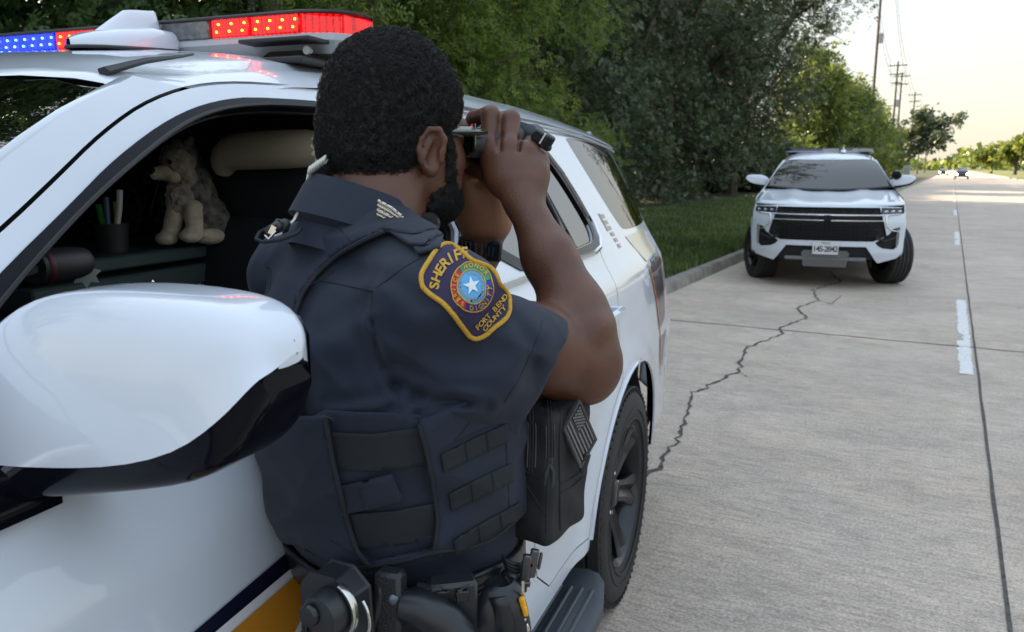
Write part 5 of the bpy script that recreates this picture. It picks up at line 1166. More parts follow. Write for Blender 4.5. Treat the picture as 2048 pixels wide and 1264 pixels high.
# sleeve patch
ZX, ZY, ZK = 820, 470, 5.496
def zp(x, y): return (ZX+x/ZK, ZY+y/ZK)
PO = [(105, 470), (130, 400), (190, 310), (260, 200), (330, 130), (400, 105), (470, 125), (540, 185), (610, 245), (680, 300), (760, 325), (850, 360), (920, 420), (945, 470), (950, 520), (1010, 590), (1060, 650), (1085, 720), (1085, 850), (1050, 930), (990, 990), (900, 1050), (830, 1105), (740, 1145), (690, 1140), (640, 1110), (560, 1000), (460, 860), (330, 740), (220, 660), (130, 580)]
M_pgold = mat('gold embroidery', (.58, .33, .025), .7, bump=.6, bscale=900, bdist=.0004, var=.3, vscale=500)
M_ppurp = mat('dark purple twill', (.022, .016, .060), .8, bump=.5, bscale=900, bdist=.0003, aniso=(1, 1, 4))
PM = {'r': mat('red thread', (.42, .012, .03), .7), 'g': mat('green thread', (.02, .24, .12), .7), 'b': mat('blue thread', (.025, .03, .26), .7), 'c': mat('sky blue thread', (.08, .32, .60), .7), 'w': mat('white thread', (.62, .66, .70), .7)}
pq = [zp(*p) for p in PO]; cen = np.mean(pq, 0)
patch = pan('sleeve_patch', pq, shirt_s, .0016, M_ppurp, man, th=.0012, step=5)
mb = MB(); q = [tuple(cen+(np.array(p)-cen)*.972) for p in pq]; D_ = np.array(dens(q, 4)); P, n_ = drape(shirt_s, D_[:, 0], D_[:, 1], .0032)
for _i in range(2): P = (np.roll(P, 1, 0)+2*P+np.roll(P, -1, 0))/4
mb.tube(P, .0026, 8, closed=True); mb_('patch_border', mb, M_pgold, patch)
fi = math.radians(42.8)
def l2p(x, y): ux, uy = x*math.cos(fi)-y*math.sin(fi), -(x*math.sin(fi)+y*math.cos(fi)); return zp(665+ux*220, 575+uy*255)
def flat(polys, off, m, name, par=patch, step=.12):
    mb = MB()
    for poly in polys:
        t = MB(); panel(t, poly, lambda a, b: (a, b, 0), (0, 0, -1), step=step); A = np.array([l2p(a, b) for a, b, _ in t.v]); P, n_ = drape(shirt_s, A[:, 0], A[:, 1], off); mb.add(P, t.f)
    return mb_(name, mb, m, par, smooth=False)
def ringp(r0, r1, a0, a1, n=20): return [(r1*math.cos(math.radians(a)), r1*math.sin(math.radians(a))) for a in np.linspace(a0, a1, n)]+[(r0*math.cos(math.radians(a)), r0*math.sin(math.radians(a))) for a in np.linspace(a1, a0, n)]
flat([ringp(.68, 1.0, -26, 86)], .0030, PM['g'], 'seal_green'); flat([ringp(.68, 1.0, 88, 206)], .0030, PM['r'], 'seal_red'); flat([ringp(.68, 1.0, 208, 332)], .0030, PM['b'], 'seal_blue')
flat([[(.66*math.cos(a), .66*math.sin(a)) for a in np.linspace(0, 6.283, 33)[:-1]]], .0030, PM['c'], 'seal_centre')
for R_ in (1.0, .67): mb = MB(); A = np.array([l2p(R_*math.cos(a), R_*math.sin(a)) for a in np.linspace(0, 6.283, 61)[:-1]]); P, n_ = drape(shirt_s, A[:, 0], A[:, 1], .0036); mb.tube(P, .0007, 5, closed=True); mb_('seal_ring', mb, M_pgold, patch)
sr = [(.40*(1 if k % 2 == 0 else .40)*math.cos(math.radians(90+36*k+42)), .40*(1 if k % 2 == 0 else .40)*math.sin(math.radians(90+36*k+42))) for k in range(10)]
flat([sr], .0040, PM['w'], 'seal_star')
wl = []
for sg in (1, -1):
    for k in range(13):
        a = math.radians(-90+42*0+sg*(14+11.2*k)); c_ = .53
        for dr in (.05, -.05):
            b0 = np.array([c_*math.cos(a), c_*math.sin(a)]); tdir = np.array([-math.sin(a), math.cos(a)])*sg; nd = b0/c_*np.sign(dr); tip = b0+tdir*.06+nd*.06; wv = np.array([-(tip-b0)[1], (tip-b0)[0]])*.28
            wl.append([tuple(b0), tuple((b0+tip)/2+wv), tuple(tip), tuple((b0+tip)/2-wv)])
flat(wl, .0038, mat('olive gold thread', (.30, .26, .04), .7), 'seal_wreath', step=.3)
def ptext(pieces, m, name, off=.0040):
    mb = MB()
    for ch, x, y, ang, size in pieces:
        if ch == ' ': continue
        V, F = text_mesh(ch, size, 0, size*.028); c, s = math.cos(ang), math.sin(ang)
        A = np.array([l2p(x+a*c-b*s, y+a*s+b*c) for a, b, _ in V]); P, n_ = drape(shirt_s, A[:, 0], A[:, 1], off); mb.add(P, F)
    return mb_(name, mb, m, patch, smooth=False)
def arct(txt, R, a_mid, a_span, size, inward=False):
    n = len(txt); r_ = []
    for i, ch in enumerate(txt):
        a = math.radians(a_mid+(a_span*(.5-(i+.5)/n) if not inward else -a_span*(.5-(i+.5)/n))); r_.append((ch, R*math.cos(a), R*math.sin(a), a-math.pi/2 if not inward else a+math.pi/2, size))
    return r_
ptext(arct('HONOR', .835, 32, 92, .27)+arct('SERVICE', .835, 150, 104, .27)+arct('DIGNITY', .835, -92, 104, .27, True), M_pgold, 'seal_lettering')
xs_ = np.linspace(-1.30, .66, 7); ptext([(ch, x, 1.56-.36*((x+.32)/1.0)**2, -.70*(x+.32)/1.0, .62) for ch, x in zip('SHERIFF', xs_)], M_pgold, 'patch_lettering')
def rowt(txt, xc, y, size, w_): n = len(txt); return [(ch, xc+w_*((i+.5)/n-.5), y, 0, size) for i, ch in enumerate(txt)]
ptext(rowt('FORT BEND', -.06, -1.40, .34, 2.0)+rowt('COUNTY', -.12, -1.72, .34, 1.42), M_pgold, 'patch_lettering')
# hair, beard
def hcoord(P): Q = P-HC; return Q@f3, Q@r3, Q[:, 2]
def hairsh(P):
    a, b, c = hcoord(P); base = smin(ell(hp(-.001, 0, .002), (.0895, .0765, .092), Rh)(P), ell(hp(-.032, 0, -.050), (.062, .066, .062), Rh)(P), .03)
    n_ = .0016*vnoise(P, 260, 3)+.0012*vnoise(P, 420, 4)+.0016*vnoise(P, 130, 6)
    lim = np.interp(a, [-.10, -.05, -.030, -.016, .0, .016, .030, .050, .075, .1], [-.082, -.094, -.094, -.086, -.046, -.036, -.058, -.024, -.006, .012])
    cut = (lim-c)*.75+.0035*vnoise(P, 180, 8)
    return -smin(-(base-n_), -cut, .010)
hair = so_('hair', hairsh, HC-.13, HC+.13, .0026, M_hair, relax=1)
def curls(name, V, Nn, n, L_, parent, m, rad=.00055, up=.7):
    idx = rng.integers(0, len(V), n); P0 = V[idx]; N0 = Nn[idx]; T = rng.normal(size=(n, 3)); T -= N0*(T*N0).sum(1)[:, None]; T /= np.linalg.norm(T, axis=1)[:, None]; B = np.cross(N0, T); k = 6
    pts = []; R0 = L_*(.4+.5*rng.random(n)); ph = rng.random(n)*6.283
    for i in range(k):
        t = i/(k-1); a = ph+t*5.2; pts.append(P0+N0*((t*up*L_)*1.0)[:, None] if np.ndim(t*up*L_) else P0+N0*(t*up*L_)+T*(np.cos(a)*R0*.5)[:, None]+B*(np.sin(a)*R0*.5)[:, None])
    pts = np.stack(pts, 1); tan = np.gradient(pts, axis=1); tan /= np.linalg.norm(tan, axis=2)[..., None]+1e-9; s1 = np.cross(tan, N0[:, None]+.3*T[:, None]); s1 /= np.linalg.norm(s1, axis=2)[..., None]+1e-9; s2 = np.cross(tan, s1)
    rr = rad*np.linspace(1, .45, k)[None, :, None]; ring = np.stack([pts+s1*rr, pts-s1*rr*.5+s2*rr*.87, pts-s1*rr*.5-s2*rr*.87], 2)   # n,k,3,3
    Vv = ring.reshape(-1, 3); F = []; base = (np.arange(n)*k*3)[:, None, None]; i_ = np.arange(k-1)[None, :, None]*3; j = np.arange(3)[None, None, :]; j2 = (j+1) % 3
    F = np.stack([base+i_+j, base+i_+j2, base+i_+3+j2, base+i_+3+j], -1).reshape(-1, 4)
    me = fast_mesh(name, Vv, F, True); return link(name, me, m, parent)
def vn(o):
    me = o.data; V = np.zeros(len(me.vertices)*3, np.float32); me.vertices.foreach_get('co', V); N_ = np.zeros(len(me.vertices)*3, np.float32); me.vertex_normals.foreach_get('vector', N_); return V.reshape(-1, 3).astype(float), N_.reshape(-1, 3).astype(float)
V_, N_ = vn(hair); ok = ((V_+FEET-HC)*N_).sum(1) > 0.02; curls('curls', V_[ok]-N_[ok]*.001, N_[ok], 36000, .0080, hair, M_hair, .00048)
def beardf(P):
    a, b, c = hcoord(P); sidebrn = ell(hp(.046, .060, -.078), (.008, .02, .060), Rh@rotm('Y', -.12))(P); chin = ell(hp(.064, .0, -.128), (.034, .050, .034), Rh)(P)
    jaw = ell(hp(.040, .040, -.125), (.030, .03, .026), Rh)(P); moust = ell(hp(.094, 0, -.082), (.016, .026, .007), Rh)(P)
    reg = smin(smin(sidebrn, chin, .012), smin(jaw, moust, .006), .012); base = headf0(P)-.0016-np.clip(-c-.095, 0, .03)*.22
    return -smin(-(base+.0010*vnoise(P, 300, 2)), -(reg+.006*vnoise(P, 260, 9)), .004)
headf0 = U(skull, face, k=.03)
beard = so_('beard', beardf, HC+V3(-.08, -.10, -.19), HC+V3(.14, .14, .02), .0026, M_hair)
V_, N_ = vn(beard); ok = ((V_+FEET-hp(.02, 0, -.09))*N_).sum(1) > .01; curls('beard_curls', V_[ok], N_[ok], 7000, .005, beard, M_hair, .0004)
# sunglasses pushed along the temple
M_lens = mat('green mirrored lens', (.035, .05, .03), .12, metal=.4, coat=1)
g_ = empty('sunglasses', tuple(np.array(at(925, 262, 1.0))-FEET)); g_.parent = man; GO = np.array(g_.location)+FEET
def gl(name, mb, m, **k): mb.v = [tuple(np.array(p)-GO) for p in mb.v]; return mb.build(name, m, g_, **k)
tr = lambda a, b, c: hp(a, b, c)
mb = MB(); top_ = [at(870, 258, 1.005), at(905, 254, 1.025), at(940, 255, 1.045), at(974, 262, 1.065)]; bot_ = [at(870, 261, 1.005), at(905, 273, 1.025), at(945, 272, 1.045), at(974, 267, 1.065)]
mb.grid([top_, [(a+b)/2-f3*0+V3(.0, -.003, 0) for a, b in zip(top_, bot_)], bot_]); gl('temple_panel', mb, M_lens, solid=.002)
mb = MB(); mb.tube([at(822, 300, 1.0), at(835, 283, 1.0), at(852, 266, 1.002), at(872, 258, 1.005), at(905, 253.5, 1.025), at(940, 254.5, 1.045), at(974, 262, 1.065)], [.0012, .0013, .0014, .0014, .0012, .0012, .0012], 6); gl('temple_arm', mb, M_poly)
mb = MB(); mb.tube([hp(.0, -.078, -.028), hp(.04, -.074, -.028), hp(.085, -.06, -.026)], .0018, 6); gl('temple_arm', mb, M_poly)
for s in (1, -1):
    mb = MB(); mb.grid([[hp(.098-.9*(y*y)*4, y*s, z+HC[2]*0) for y in np.linspace(.008, .062, 7)] for z in (-.018, -.030, -.044, -.054)]); gl('lens', mb, M_lens, solid=.002)
# coiled earpiece tube and wires
M_clr = mat('clear plastic', (.55, .58, .56), .2, coat=1)
mb = MB(); a0, a1 = at(618, 342, .955), at(652, 318, .965); ax_ = (a1-a0); P = []
for t in np.linspace(0, 1, 90): w_ = 2*math.pi*7*t; P.append(a0+ax_*t+(V3(.35, 0, .9)*math.sin(w_)+V3(0, 1, 0)*math.cos(w_))*.0058)
mb.tube(P, .0016, 6); mb_('earpiece_coil', mb, M_clr)
mb = MB(); Wp = np.array([(618, 342), (612, 375), (604, 410), (588, 440), (560, 468), (548, 472)]); Q_ = [at(a, b, Y) for (a, b), Y in zip(Wp, (.985, .965, .95, .93, .915, .912))]; mb.tube(Q_, .0017, 6); mb_('earpiece_tube', mb, M_clr)
mb = MB(); mb.box(at(548, 458, .915), (.022, .014, .012), rotm('Y', -.5), bev=.003); mb.box(at(568, 452, .92), (.012, .012, .016), rotm('Y', .4), bev=.003); mb.tube([at(575, 445, .92), at(555, 440, .918), at(536, 462, .91)], .002, 6); mb_('radio_clip', mb, M_poly, vest)
mb = MB(); mb.tube([at(552, 462, .900), at(537, 478, .897), at(530, 470, .90)], .0012, 5); mb.box(at(545, 460, .905), (.006, .003, .010), rotm('Y', .5)); mb_('clip_metal', mb, M_steel, vest)
mb = MB(); mb.tube([at(512, 478, .905), at(526, 484, .897), at(560, 480, .895), at(592, 468, .905), at(602, 458, .92)], .0022, 6); mb.tube([at(512, 478, .905), at(520, 464, .92), at(545, 450, .94), at(575, 440, .95)], .0022, 6); mb_('pocket_edge', mb, M_web, vest)
# collar insignia, seen edge-on
mb = MB(); c0, c1 = at(752, 412, .902), at(808, 446, .905)
dd = c1-c0; up_ = V3(.35, -.2, .9)
for k, (o2, r) in enumerate(((.007, .0016), (.0025, .0018), (-.003, .0018), (-.0075, .0016))): mb.tube([c0+up_*o2+dd*(.03*k), c0+dd*.5+up_*(o2+.0008), c1+up_*o2*.7-dd*.03*(3-k)], r, 6)
for t in (.12, .3, .5, .68, .86): mb.tube([c0+dd*t+up_*.009, c0+dd*(t+.03)-up_*.009], .0015, 6)
mb_('collar_pin', mb, M_steel)
mb = MB(); mb.lathe([(0, -.008), (.012, -.008), (.014, 0), (.012, .006), (0, .006)], 16, at(858, 446, .99), 'y'); mb_('shoulder_microphone', mb, M_poly)
mb = MB(); mb.tube([at(806, 440, .93), at(822, 436, .935), at(838, 450, .94), at(856, 460, .95), at(864, 462, .955)], .0010, 5); mb_('pin_chain', mb, M_steel)
# watch on the left wrist
wt = MB(); wa = (WL-at(966, 465, 1.172)); wa /= np.linalg.norm(wa); e1 = np.cross(wa, V3(0, 1, 0)); e1 /= np.linalg.norm(e1); e2 = np.cross(wa, e1); wc_ = at(958, 492, 1.173)
L = []
for h_ in (-.0115, -.0115, .0115, .0115, -.0115):
    pass
Lr = []
for h_, rr in ((-.0125, .0275), (-.0125, .0305), (0, .0315), (.0125, .0305), (.0125, .0275)): Lr.append([wc_+wa*h_+e1*rr*math.cos(t)+e2*rr*.9*math.sin(t) for t in np.linspace(0, 2*math.pi, 41)])
wt.grid(Lr); wobj = mb_('watch_strap', wt, M_poly)
wt = MB()
Rw_ = np.stack([e1, e2, wa], 1)
fd_ = -e2 if e2[1] > 0 else e2; e1r = e1 if e1[0] > 0 else -e1
wt.box(wc_+e1r*.020+fd_*.026, (.030, .008, .030), frame(e1r*.8+fd_*.25, wa), bev=.003)
for k in range(9): a = -2.3+.24*k; p_ = wc_+(e1r*math.sin(a+1.2)+fd_*math.cos(a+1.2))*.0312; wt.box(p_, (.0035, .004, .020), frame(np.cross(p_-wc_, wa), wa), bev=.001)
mb_('watch_links', wt, M_poly, wobj)
wt = MB()
for k in range(2): wt.box(wc_+e1r*(.016+.006*k)+fd_*.0305, (.0028, .002, .014), frame(e1r*.8+fd_*.25, wa))
mb_('watch_highlight', wt, M_steel, wobj)
# binoculars (held: a thing of its own)
BO = hp(.13, 0, -.045); bino = empty('binoculars', tuple(BO)); tag(bino, 'black binoculars with a woven strap and snap buckle held up to the eyes', 'binoculars')
def bi(name, mb, m, parent=bino, **k): mb.v = [tuple(np.array(p)-BO) for p in mb.v]; return mb.build(name, m, parent, **k)
for s in (1, -1):
    mb = MB(); Rb = frame(r3, f3)      # lathe along local z = f
    mb.lathe([(0, -.035), (.016, -.035), (.019, -.03), (.019, -.008), (.024, .0), (.026, .03), (.025, .045), (.029, .062), (.029, .085), (.026, .085), (.024, .078), (0, .078)], 24, hp(.125, s*.031, -.042), 'z', Rb); bi('barrel', mb, M_poly)
mb = MB(); mb.box(hp(.135, 0, -.034), (.05, .045, .022), Rh, bev=.006); bi('bridge', mb, M_black)
mb = MB(); mb.box(at(948, 288, 1.115), (.044, .03, .030), rotm('Z', TH), bev=.006); bi('eyepiece_guard', mb, M_poly)
M_strap = mat('grey woven strap', (.035, .042, .05), .8, bump=.8, bscale=500, bdist=.0006, aniso=(1, 1, 3))
mb = MB(); sp_ = [at(1000, 246, 1.14), at(1036, 248, 1.13), at(1062, 258, 1.115), at(1078, 276, 1.095)]; mb.grid([[p, p+V3(.004, -.010, -.012)] for p in sp_]); mb.grid([[at(1000, 240, 1.14), at(1000, 262, 1.13)], [at(1044, 243, 1.125), at(1038, 275, 1.115)], [at(1068, 252, 1.11), at(1062, 276, 1.10)], [at(1082, 268, 1.10), at(1076, 290, 1.09)]]); bi('strap', mb, M_strap, solid=.002)
mb = MB(); Rk = frame(at(1104, 290, 1.1)-at(1062, 264, 1.1), V3(.45, -.4, .8)); mb.box(at(1080, 272, 1.092), (.020, .014, .016), Rk, bev=.002); mb.box(at(1094, 284, 1.096), (.016, .010, .021), Rk, bev=.002); mb.box(at(1104, 280, 1.096), (.007, .009, .007), Rk, bev=.0015); mb.box(at(1098, 296, 1.096), (.007, .009, .006), Rk, bev=.0015); bi('buckle', mb, M_poly)
mb = MB(); mb.box(at(1085, 277, 1.080), (.0022, .002, .016), Rk); bi('buckle_glint', mb, mat('white glint', (.7, .7, .72), .4))  # glint on the buckle, put in as a thin white sliver
# ---------------------------------------------------------------- pouch on the vest front
pc = at(1092, 930, .955); PA = math.radians(58); pf = V3(math.cos(PA), math.sin(PA), -.03); pf /= np.linalg.norm(pf); pr = V3(math.sin(PA), -math.cos(PA), 0); Rp = np.stack([pf, pr, np.cross(pf, pr)], 1)
pu = V3(.06, 0, 1); 
def pl(a, b, c): return pc+pf*a+pr*b+pu*c
def pouchf(P):
    Q = P-pc; Q = np.stack([Q@pf-.0*Q[:, 2], Q@pr, Q[:, 2]], 1); Q[:, 0] -= .06*Q[:, 2]*.6; w_ = 1-.9*np.clip(-Q[:, 2]-.045, 0, .1)
    Q[:, 0] /= w_; Q[:, 1] /= w_; q = np.abs(Q)-np.array([.052, .036, .084])+.012; d = np.sqrt((np.maximum(q, 0)**2).sum(1))+np.minimum(q.max(1), 0)-.012
    return d*.9+.0014*np.sin(90*P[:, 2]+60*P[:, 0]+2*np.sin(40*P[:, 1]))+.0010*vnoise(P, 70, 3)
M_cord = mat('black nylon', (.010, .011, .013), .75, bump=.4, bscale=700, bdist=.0004, var=.3, vscale=30)
pouch = so_('pouch', pouchf, pc-.14, pc+.14, .0030, M_cord, vest)
M_zip = mat('zip teeth', (.05, .06, .07), .4, metal=.5)
for u0, u1, y0, y1 in ((1063, 1062, 806, 944), (1098, 1100, 800, 926)):
    z_ = MB(); n_ = 44; A = np.array([(u0+(u1-u0)*t+2*math.sin(3*t), y0+(y1-y0)*t) for t in np.linspace(0, 1, n_)]); 
    for dx in (-3.0, 3.0):
        P, nn = drape(pouchf, A[:, 0]+dx, A[:, 1], .0012)
        for p in P: z_.box(p, (.0013, .0014, .0010))
    for dx in (-8, 8): B_ = [(float(a)+dx, float(b)) for a, b in A[::4]]; line(z_, B_, pouchf, .0004, .0009, 4)
    mb_('zip', z_, M_zip, pouch)
z_ = MB()
for pts in ([(1040, 830), (1042, 930), (1056, 950), (1095, 952)], [(1120, 820), (1118, 900), (1120, 1060)], [(1095, 952), (1093, 1068)], [(1043, 955), (1092, 1030)], [(1120, 968), (1145, 958), (1163, 940)], [(1122, 985), (1150, 972), (1164, 955)]): line(z_, pts, pouchf, .0006, .0012, 5)
mb_('pouch_seam', z_, M_web, pouch)
z_ = MB(); P = [at(a, b, Y) for a, b, Y in ((1100, 928, .900), (1093, 945, .896), (1091, 970, .897), (1098, 990, .900), (1098, 1015, .904))]; z_.tube(P, .0022, 6); P = [at(a, b, Y) for a, b, Y in ((1100, 928, .900), (1107, 945, .896), (1105, 970, .897), (1098, 990, .900))]; z_.tube(P, .0022, 6)
z_.tube([at(1098, 985, .899), at(1098, 1016, .904)], .0038, 7); z_.tube([at(1098, 1014, .904), at(1103, 1038, .907)], .002, 5); z_.tube([at(1097, 1014, .904), at(1093, 1037, .907)], .002, 5); mb_('zip_pull', z_, mat('grey-green cord', (.03, .04, .042), .8), pouch)
z_ = MB(); z_.box(at(1100, 922, .902), (.009, .006, .012), bev=.002); mb_('zip_slider', z_, M_poly, pouch)
# flag patch hanging on the pouch front
fo, fu, fv = at(1128, 858, .915), at(1158, 806, .935)-at(1128, 858, .915), at(1160, 930, .93)-at(1128, 858, .915)
fpn = np.cross(fu, fv); fpn /= np.linalg.norm(fpn); fpn = -fpn if fpn[1] > 0 else fpn
M_fg = mat('grey embroidery', (.17, .16, .155), .8, bump=.6, bscale=700, bdist=.0004); M_fd = mat('dark grey embroidery', (.040, .042, .046), .8, bump=.5, bscale=700, bdist=.0004)
def fp(a, b, h_=0): return fo+fu*a+fv*b+fpn*h_
z_ = MB(); z_.add([fp(-.05, -.05), fp(1.05, -.05), fp(1.05, 1.05), fp(-.05, 1.05), fp(-.05, -.05, -.004), fp(1.05, -.05, -.004), fp(1.05, 1.05, -.004), fp(-.05, 1.05, -.004)], [(0, 1, 2, 3), (7, 6, 5, 4), (0, 4, 5, 1), (1, 5, 6, 2), (2, 6, 7, 3), (3, 7, 4, 0)]); flag = mb_('flag_patch', z_, M_fd, pouch, smooth=False)
z_ = MB(); z_.tube([fp(-.03, -.03, .001), fp(1.03, -.03, .001), fp(1.03, 1.03, .001), fp(-.03, 1.03, .001)], .0022, 6, closed=True); mb_('flag_border', z_, mat('mid grey edge', (.07, .07, .072), .8), flag)
z_ = MB()
for k in range(7):
    a0_, a1_ = (2*k)/13+.01, (2*k+1)/13-.005
    b0_ = .45 if a0_ < .53 else .02       # stripes run along v; canton takes the first part
    z_.add([fp(1-a0_-.02, b0_, .0012), fp(1-a1_-.02, b0_, .0012), fp(1-a1_-.02, .97, .0016), fp(1-a0_-.02, .97, .0016)], [(0, 1, 2, 3)])
mb_('flag_stripes', z_, M_fg, flag, smooth=False)
z_ = MB()
for i in range(7):
    for j in range(5): z_.box(fp(.95-.46*(i+.5)/7, .03+.38*(j+.5)/5+(.03 if i % 2 else 0), .0015), (.0022, .0022, .0022))
mb_('flag_stars', z_, M_fg, flag, smooth=False)
z_ = MB(); z_.box(at(1170, 925, .935), (.009, .006, .026), rotm('Y', .25), bev=.002); mb_('strap_end', z_, M_poly, pouch)
# ---------------------------------------------------------------- trousers, boots, belt and what hangs on it
M_trou = mat('dark trousers', (.010, .014, .024), .85, bump=.3, bscale=600, bdist=.0004)
hips = loft(-.004, zlo=.84, zhi=1.16); hc = FEET.copy()
def leg(s): top = V3(hc[0], hc[1], .92)+r3*s*.075+f3*.0; kn = top+r3*s*.03+f3*.02+V3(0, 0, -.42); an = kn+r3*s*.02-f3*.03+V3(0, 0, -.42); return U(cone(top, kn, .088, .062), cone(kn, an, .062, .052), k=.03), an
l1, an1 = leg(1); l2, an2 = leg(-1)
hc[:2] = [np.interp(1.1, zt, TCx), np.interp(1.1, zt, TCy)]; l1, an1 = leg(1); l2, an2 = leg(-1)
so_('trousers', U(loft(-.004, zlo=.86, zhi=1.145), l1, l2, k=.03), (-.5, .6, .06), (.16, 1.36, 1.18), .009, M_trou)
for an in (an1, an2):
    mb = MB(); b0 = np.array([an[0], an[1], 0]); L = []
    for a, w_, h_ in ((-.085, .030, .09), (-.075, .04, .11), (-.02, .045, .13), (.04, .046, .095), (.10, .048, .07), (.16, .042, .055), (.185, .02, .03)): L.append([b0+f3*a+r3*(w_*math.cos(t))+u3*(.005+h_*max(0, math.sin(t))**.6) for t in np.linspace(0, math.pi, 13)])
    mb.grid(L); mb.v = [tuple(np.array(p)-FEET) for p in mb.v]; mb.build('boot', M_leath, man)
bf = loft(.010, zlo=1.092, zhi=1.142-.01); belt = so_('duty_belt', sub(bf, loft(.002, zlo=1.0, zhi=1.2), .001), (-.46, .68, 1.05), (.10, 1.24, 1.18), .0042, M_leath)
bsurf = loft(.012, zlo=.95, zhi=1.20)
def gear(name, m, parent=belt, **k):
    mb = MB(); return mb, (lambda: mb_(name, mb, m, parent, **k))
# holster with round hood and silver ring
mb, done = gear('holster', M_poly, bevel=.002); hcn = at(704, 1206, .775); Rg = frame((.86, -.5, 0), (0, 0, 1))
def hl(a, b, c): return hcn+Rg@V3(a*.84, b, c*.9)
hol = [(-.045, .030), (-.030, .046), (.006, .048), (.030, .030), (.034, -.06), (.03, -.16), (-.03, -.17), (-.05, -.06)]
mb.prism(hol, lambda a, b, w_: hl(a, -w_, b), .032); hol_o = done()
mb, done = gear('holster_hood', M_poly, hol_o); mb.lathe([(0, .022), (.012, .021), (.022, .018), (.0235, .010), (.0245, -.004), (.022, -.008)], 28, hl(.004, -.036, .012), 'y', Rg@rotm('Z', math.pi)); done()
mb, done = gear('hood_dial', M_rim, hol_o); mb.lathe([(0, .006), (.010, .006), (.0115, .003), (.0115, 0)], 20, hl(-.002, -.058, .018), 'y', Rg@rotm('Z', math.pi)); mb.box(hl(-.014, -.056, -.004), (.005, .004, .022), Rg, bev=.001); mb.box(hl(.016, -.054, .004), (.008, .004, .010), Rg, bev=.001); done()
mb, done = gear('silver_ring', M_steel, hol_o); P = [hl(.004+.0335*math.cos(t), -.030, .010+.0335*math.sin(t)) for t in np.linspace(-2.1, 1.25, 22)]; mb.tube(P, .0034, 6, flat=(1.5, .7)); P = [hl(.018+.035*math.cos(t), -.024, .004+.035*math.sin(t)) for t in np.linspace(-.85, .75, 12)]; mb.tube(P, .0017, 6); done()
mb, done = gear('screw', M_steel, hol_o); [mb.lathe([(0, .002), (.002, .0015), (.002, 0)], 8, hl(*p), 'y', Rg) for p in ((-.036, -.033, .0), (-.034, -.033, -.035), (.02, -.033, -.03))]; done()
mb, done = gear('belt_keeper', M_leath); Pq = [at(752, 1166, .772), at(748, 1190, .770), at(738, 1225, .770), at(722, 1280, .772)]; mb.grid([[p, p+V3(.016, .001, .001)] for p in Pq]); done().modifiers.new('t', 'SOLIDIFY').thickness = .003
# magazine pouch with woven face and snap
mb, done = gear('magazine_pouch', mat('basket weave leather', (.012, .014, .018), .4, bump=1, bscale=500, bdist=.0012)); mb.box(at(782, 1215, .776), (.030, .022, .085), frame((.95, -.3, 0), (.14, 0, 1)), bev=.004); mp_ = done()
mb, done = gear('snap', mat('dull snap', (.12, .14, .18), .3, metal=.7), mp_); mb.ell(at(786, 1200, .764), (.0062, .003, .0062), 14); done()
# baton / torch handle coming forward
mb, done = gear('baton', M_leath); P = [at(808, 1210, .775), at(845, 1216, .770), at(885, 1240, .765), at(930, 1290, .765)]; mb.tube(P, [.018, .020, .021, .021], 16); ba = done()
mb, done = gear('baton_collar', M_poly, ba); P = [at(838, 1182, .785), at(880, 1190, .780), at(900, 1225, .778)]; mb.tube(P, [.008, .009, .010], 8); mb.box(at(850, 1190, .782), (.034, .012, .014), rotm('Y', .1), bev=.003); done()
# radio with twin clips
mb, done = gear('radio', M_poly); mb.box(at(905, 1225, .792), (.052, .028, .080), frame((.97, .22, 0), (0, 0, 1)), bev=.004); ra = done()
for du in (-19, 19):
    mb, done = gear('radio_clip', M_rim, ra); mb.box(at(905+du, 1192, .775), (.013, .006, .012), frame((.97, .22, 0), (0, 0, 1)), bev=.001); mb.tube([at(905+du*1.0, 1183, .775), at(905+du*.55, 1181, .774)], .0016, 5); mb.tube([at(905+du*1.8, 1168, .78), at(905+du*.7, 1182, .775)], .0010, 5); done()
mb, done = gear('radio_slot', M_trim, ra); mb.box(at(905, 1240, .773), (.007, .004, .040), bev=.001); mb.tube([at(897, 1264, .772), at(899, 1222, .772), at(905, 1215, .772), at(911, 1222, .772), at(913, 1264, .772)], .0015, 5); done()
mb, done = gear('side_fins', M_poly)
for k in range(4): mb.box(at(858+3*k, 1172+9*k, .782), (.026-.004*k, .006, .0022), frame((.95, .2, -.25), (0, 0, 1)))
done(); mb, done = gear('side_fins', M_poly)
for k in range(4): mb.box(at(952-4*k, 1178+13*k, .806), (.018, .006, .0022), frame((.95, .2, .45), (0, 0, 1)))
done()
# big leather pouch (handcuff case) with curved band
mb, done = gear('leather_case', M_leath); L = []
for v_, w_, Y in ((1150, 12, .835), (1156, 26, .825), (1175, 44, .816), (1205, 58, .810), (1240, 70, .806), (1290, 84, .806)):
    c_ = 1003+(v_-1150)*-.14; L.append([at(c_+w_*math.sin(t), v_, Y)+V3(0, -.020*math.cos(t), 0) for t in np.linspace(-1.57, 1.57, 15)]+[at(c_, v_, Y+.03)])
L = [r_+[r_[0]] for r_ in L]; mb.grid(L); mb.add(L[0][:-1], [tuple(range(16))]); lc = done()
mb, done = gear('case_band', M_leath, lc); P = [[at(a, b, .774+.01*abs(a-1005)/40), at(a2, b2, .774+.01*abs(a2-1005)/40)] for (a, b), (a2, b2) in (((978, 1195), (1012, 1192)), ((986, 1215), (1022, 1212)), ((990, 1240), (1030, 1236)), ((992, 1290), (1034, 1290)))]; mb.grid(P); done().modifiers.new('t', 'SOLIDIFY').thickness = .003
mb, done = gear('case_edge', M_rim, lc); mb.tube([at(1010, 1152, .81), at(1024, 1178, .815), at(1036, 1215, .82), at(1046, 1250, .825), at(1052, 1290, .83)], .0018, 6); mb.tube([at(985, 1158, .81), at(955, 1190, .805), at(938, 1225, .80), at(925, 1270, .80)], .0014, 6); done()
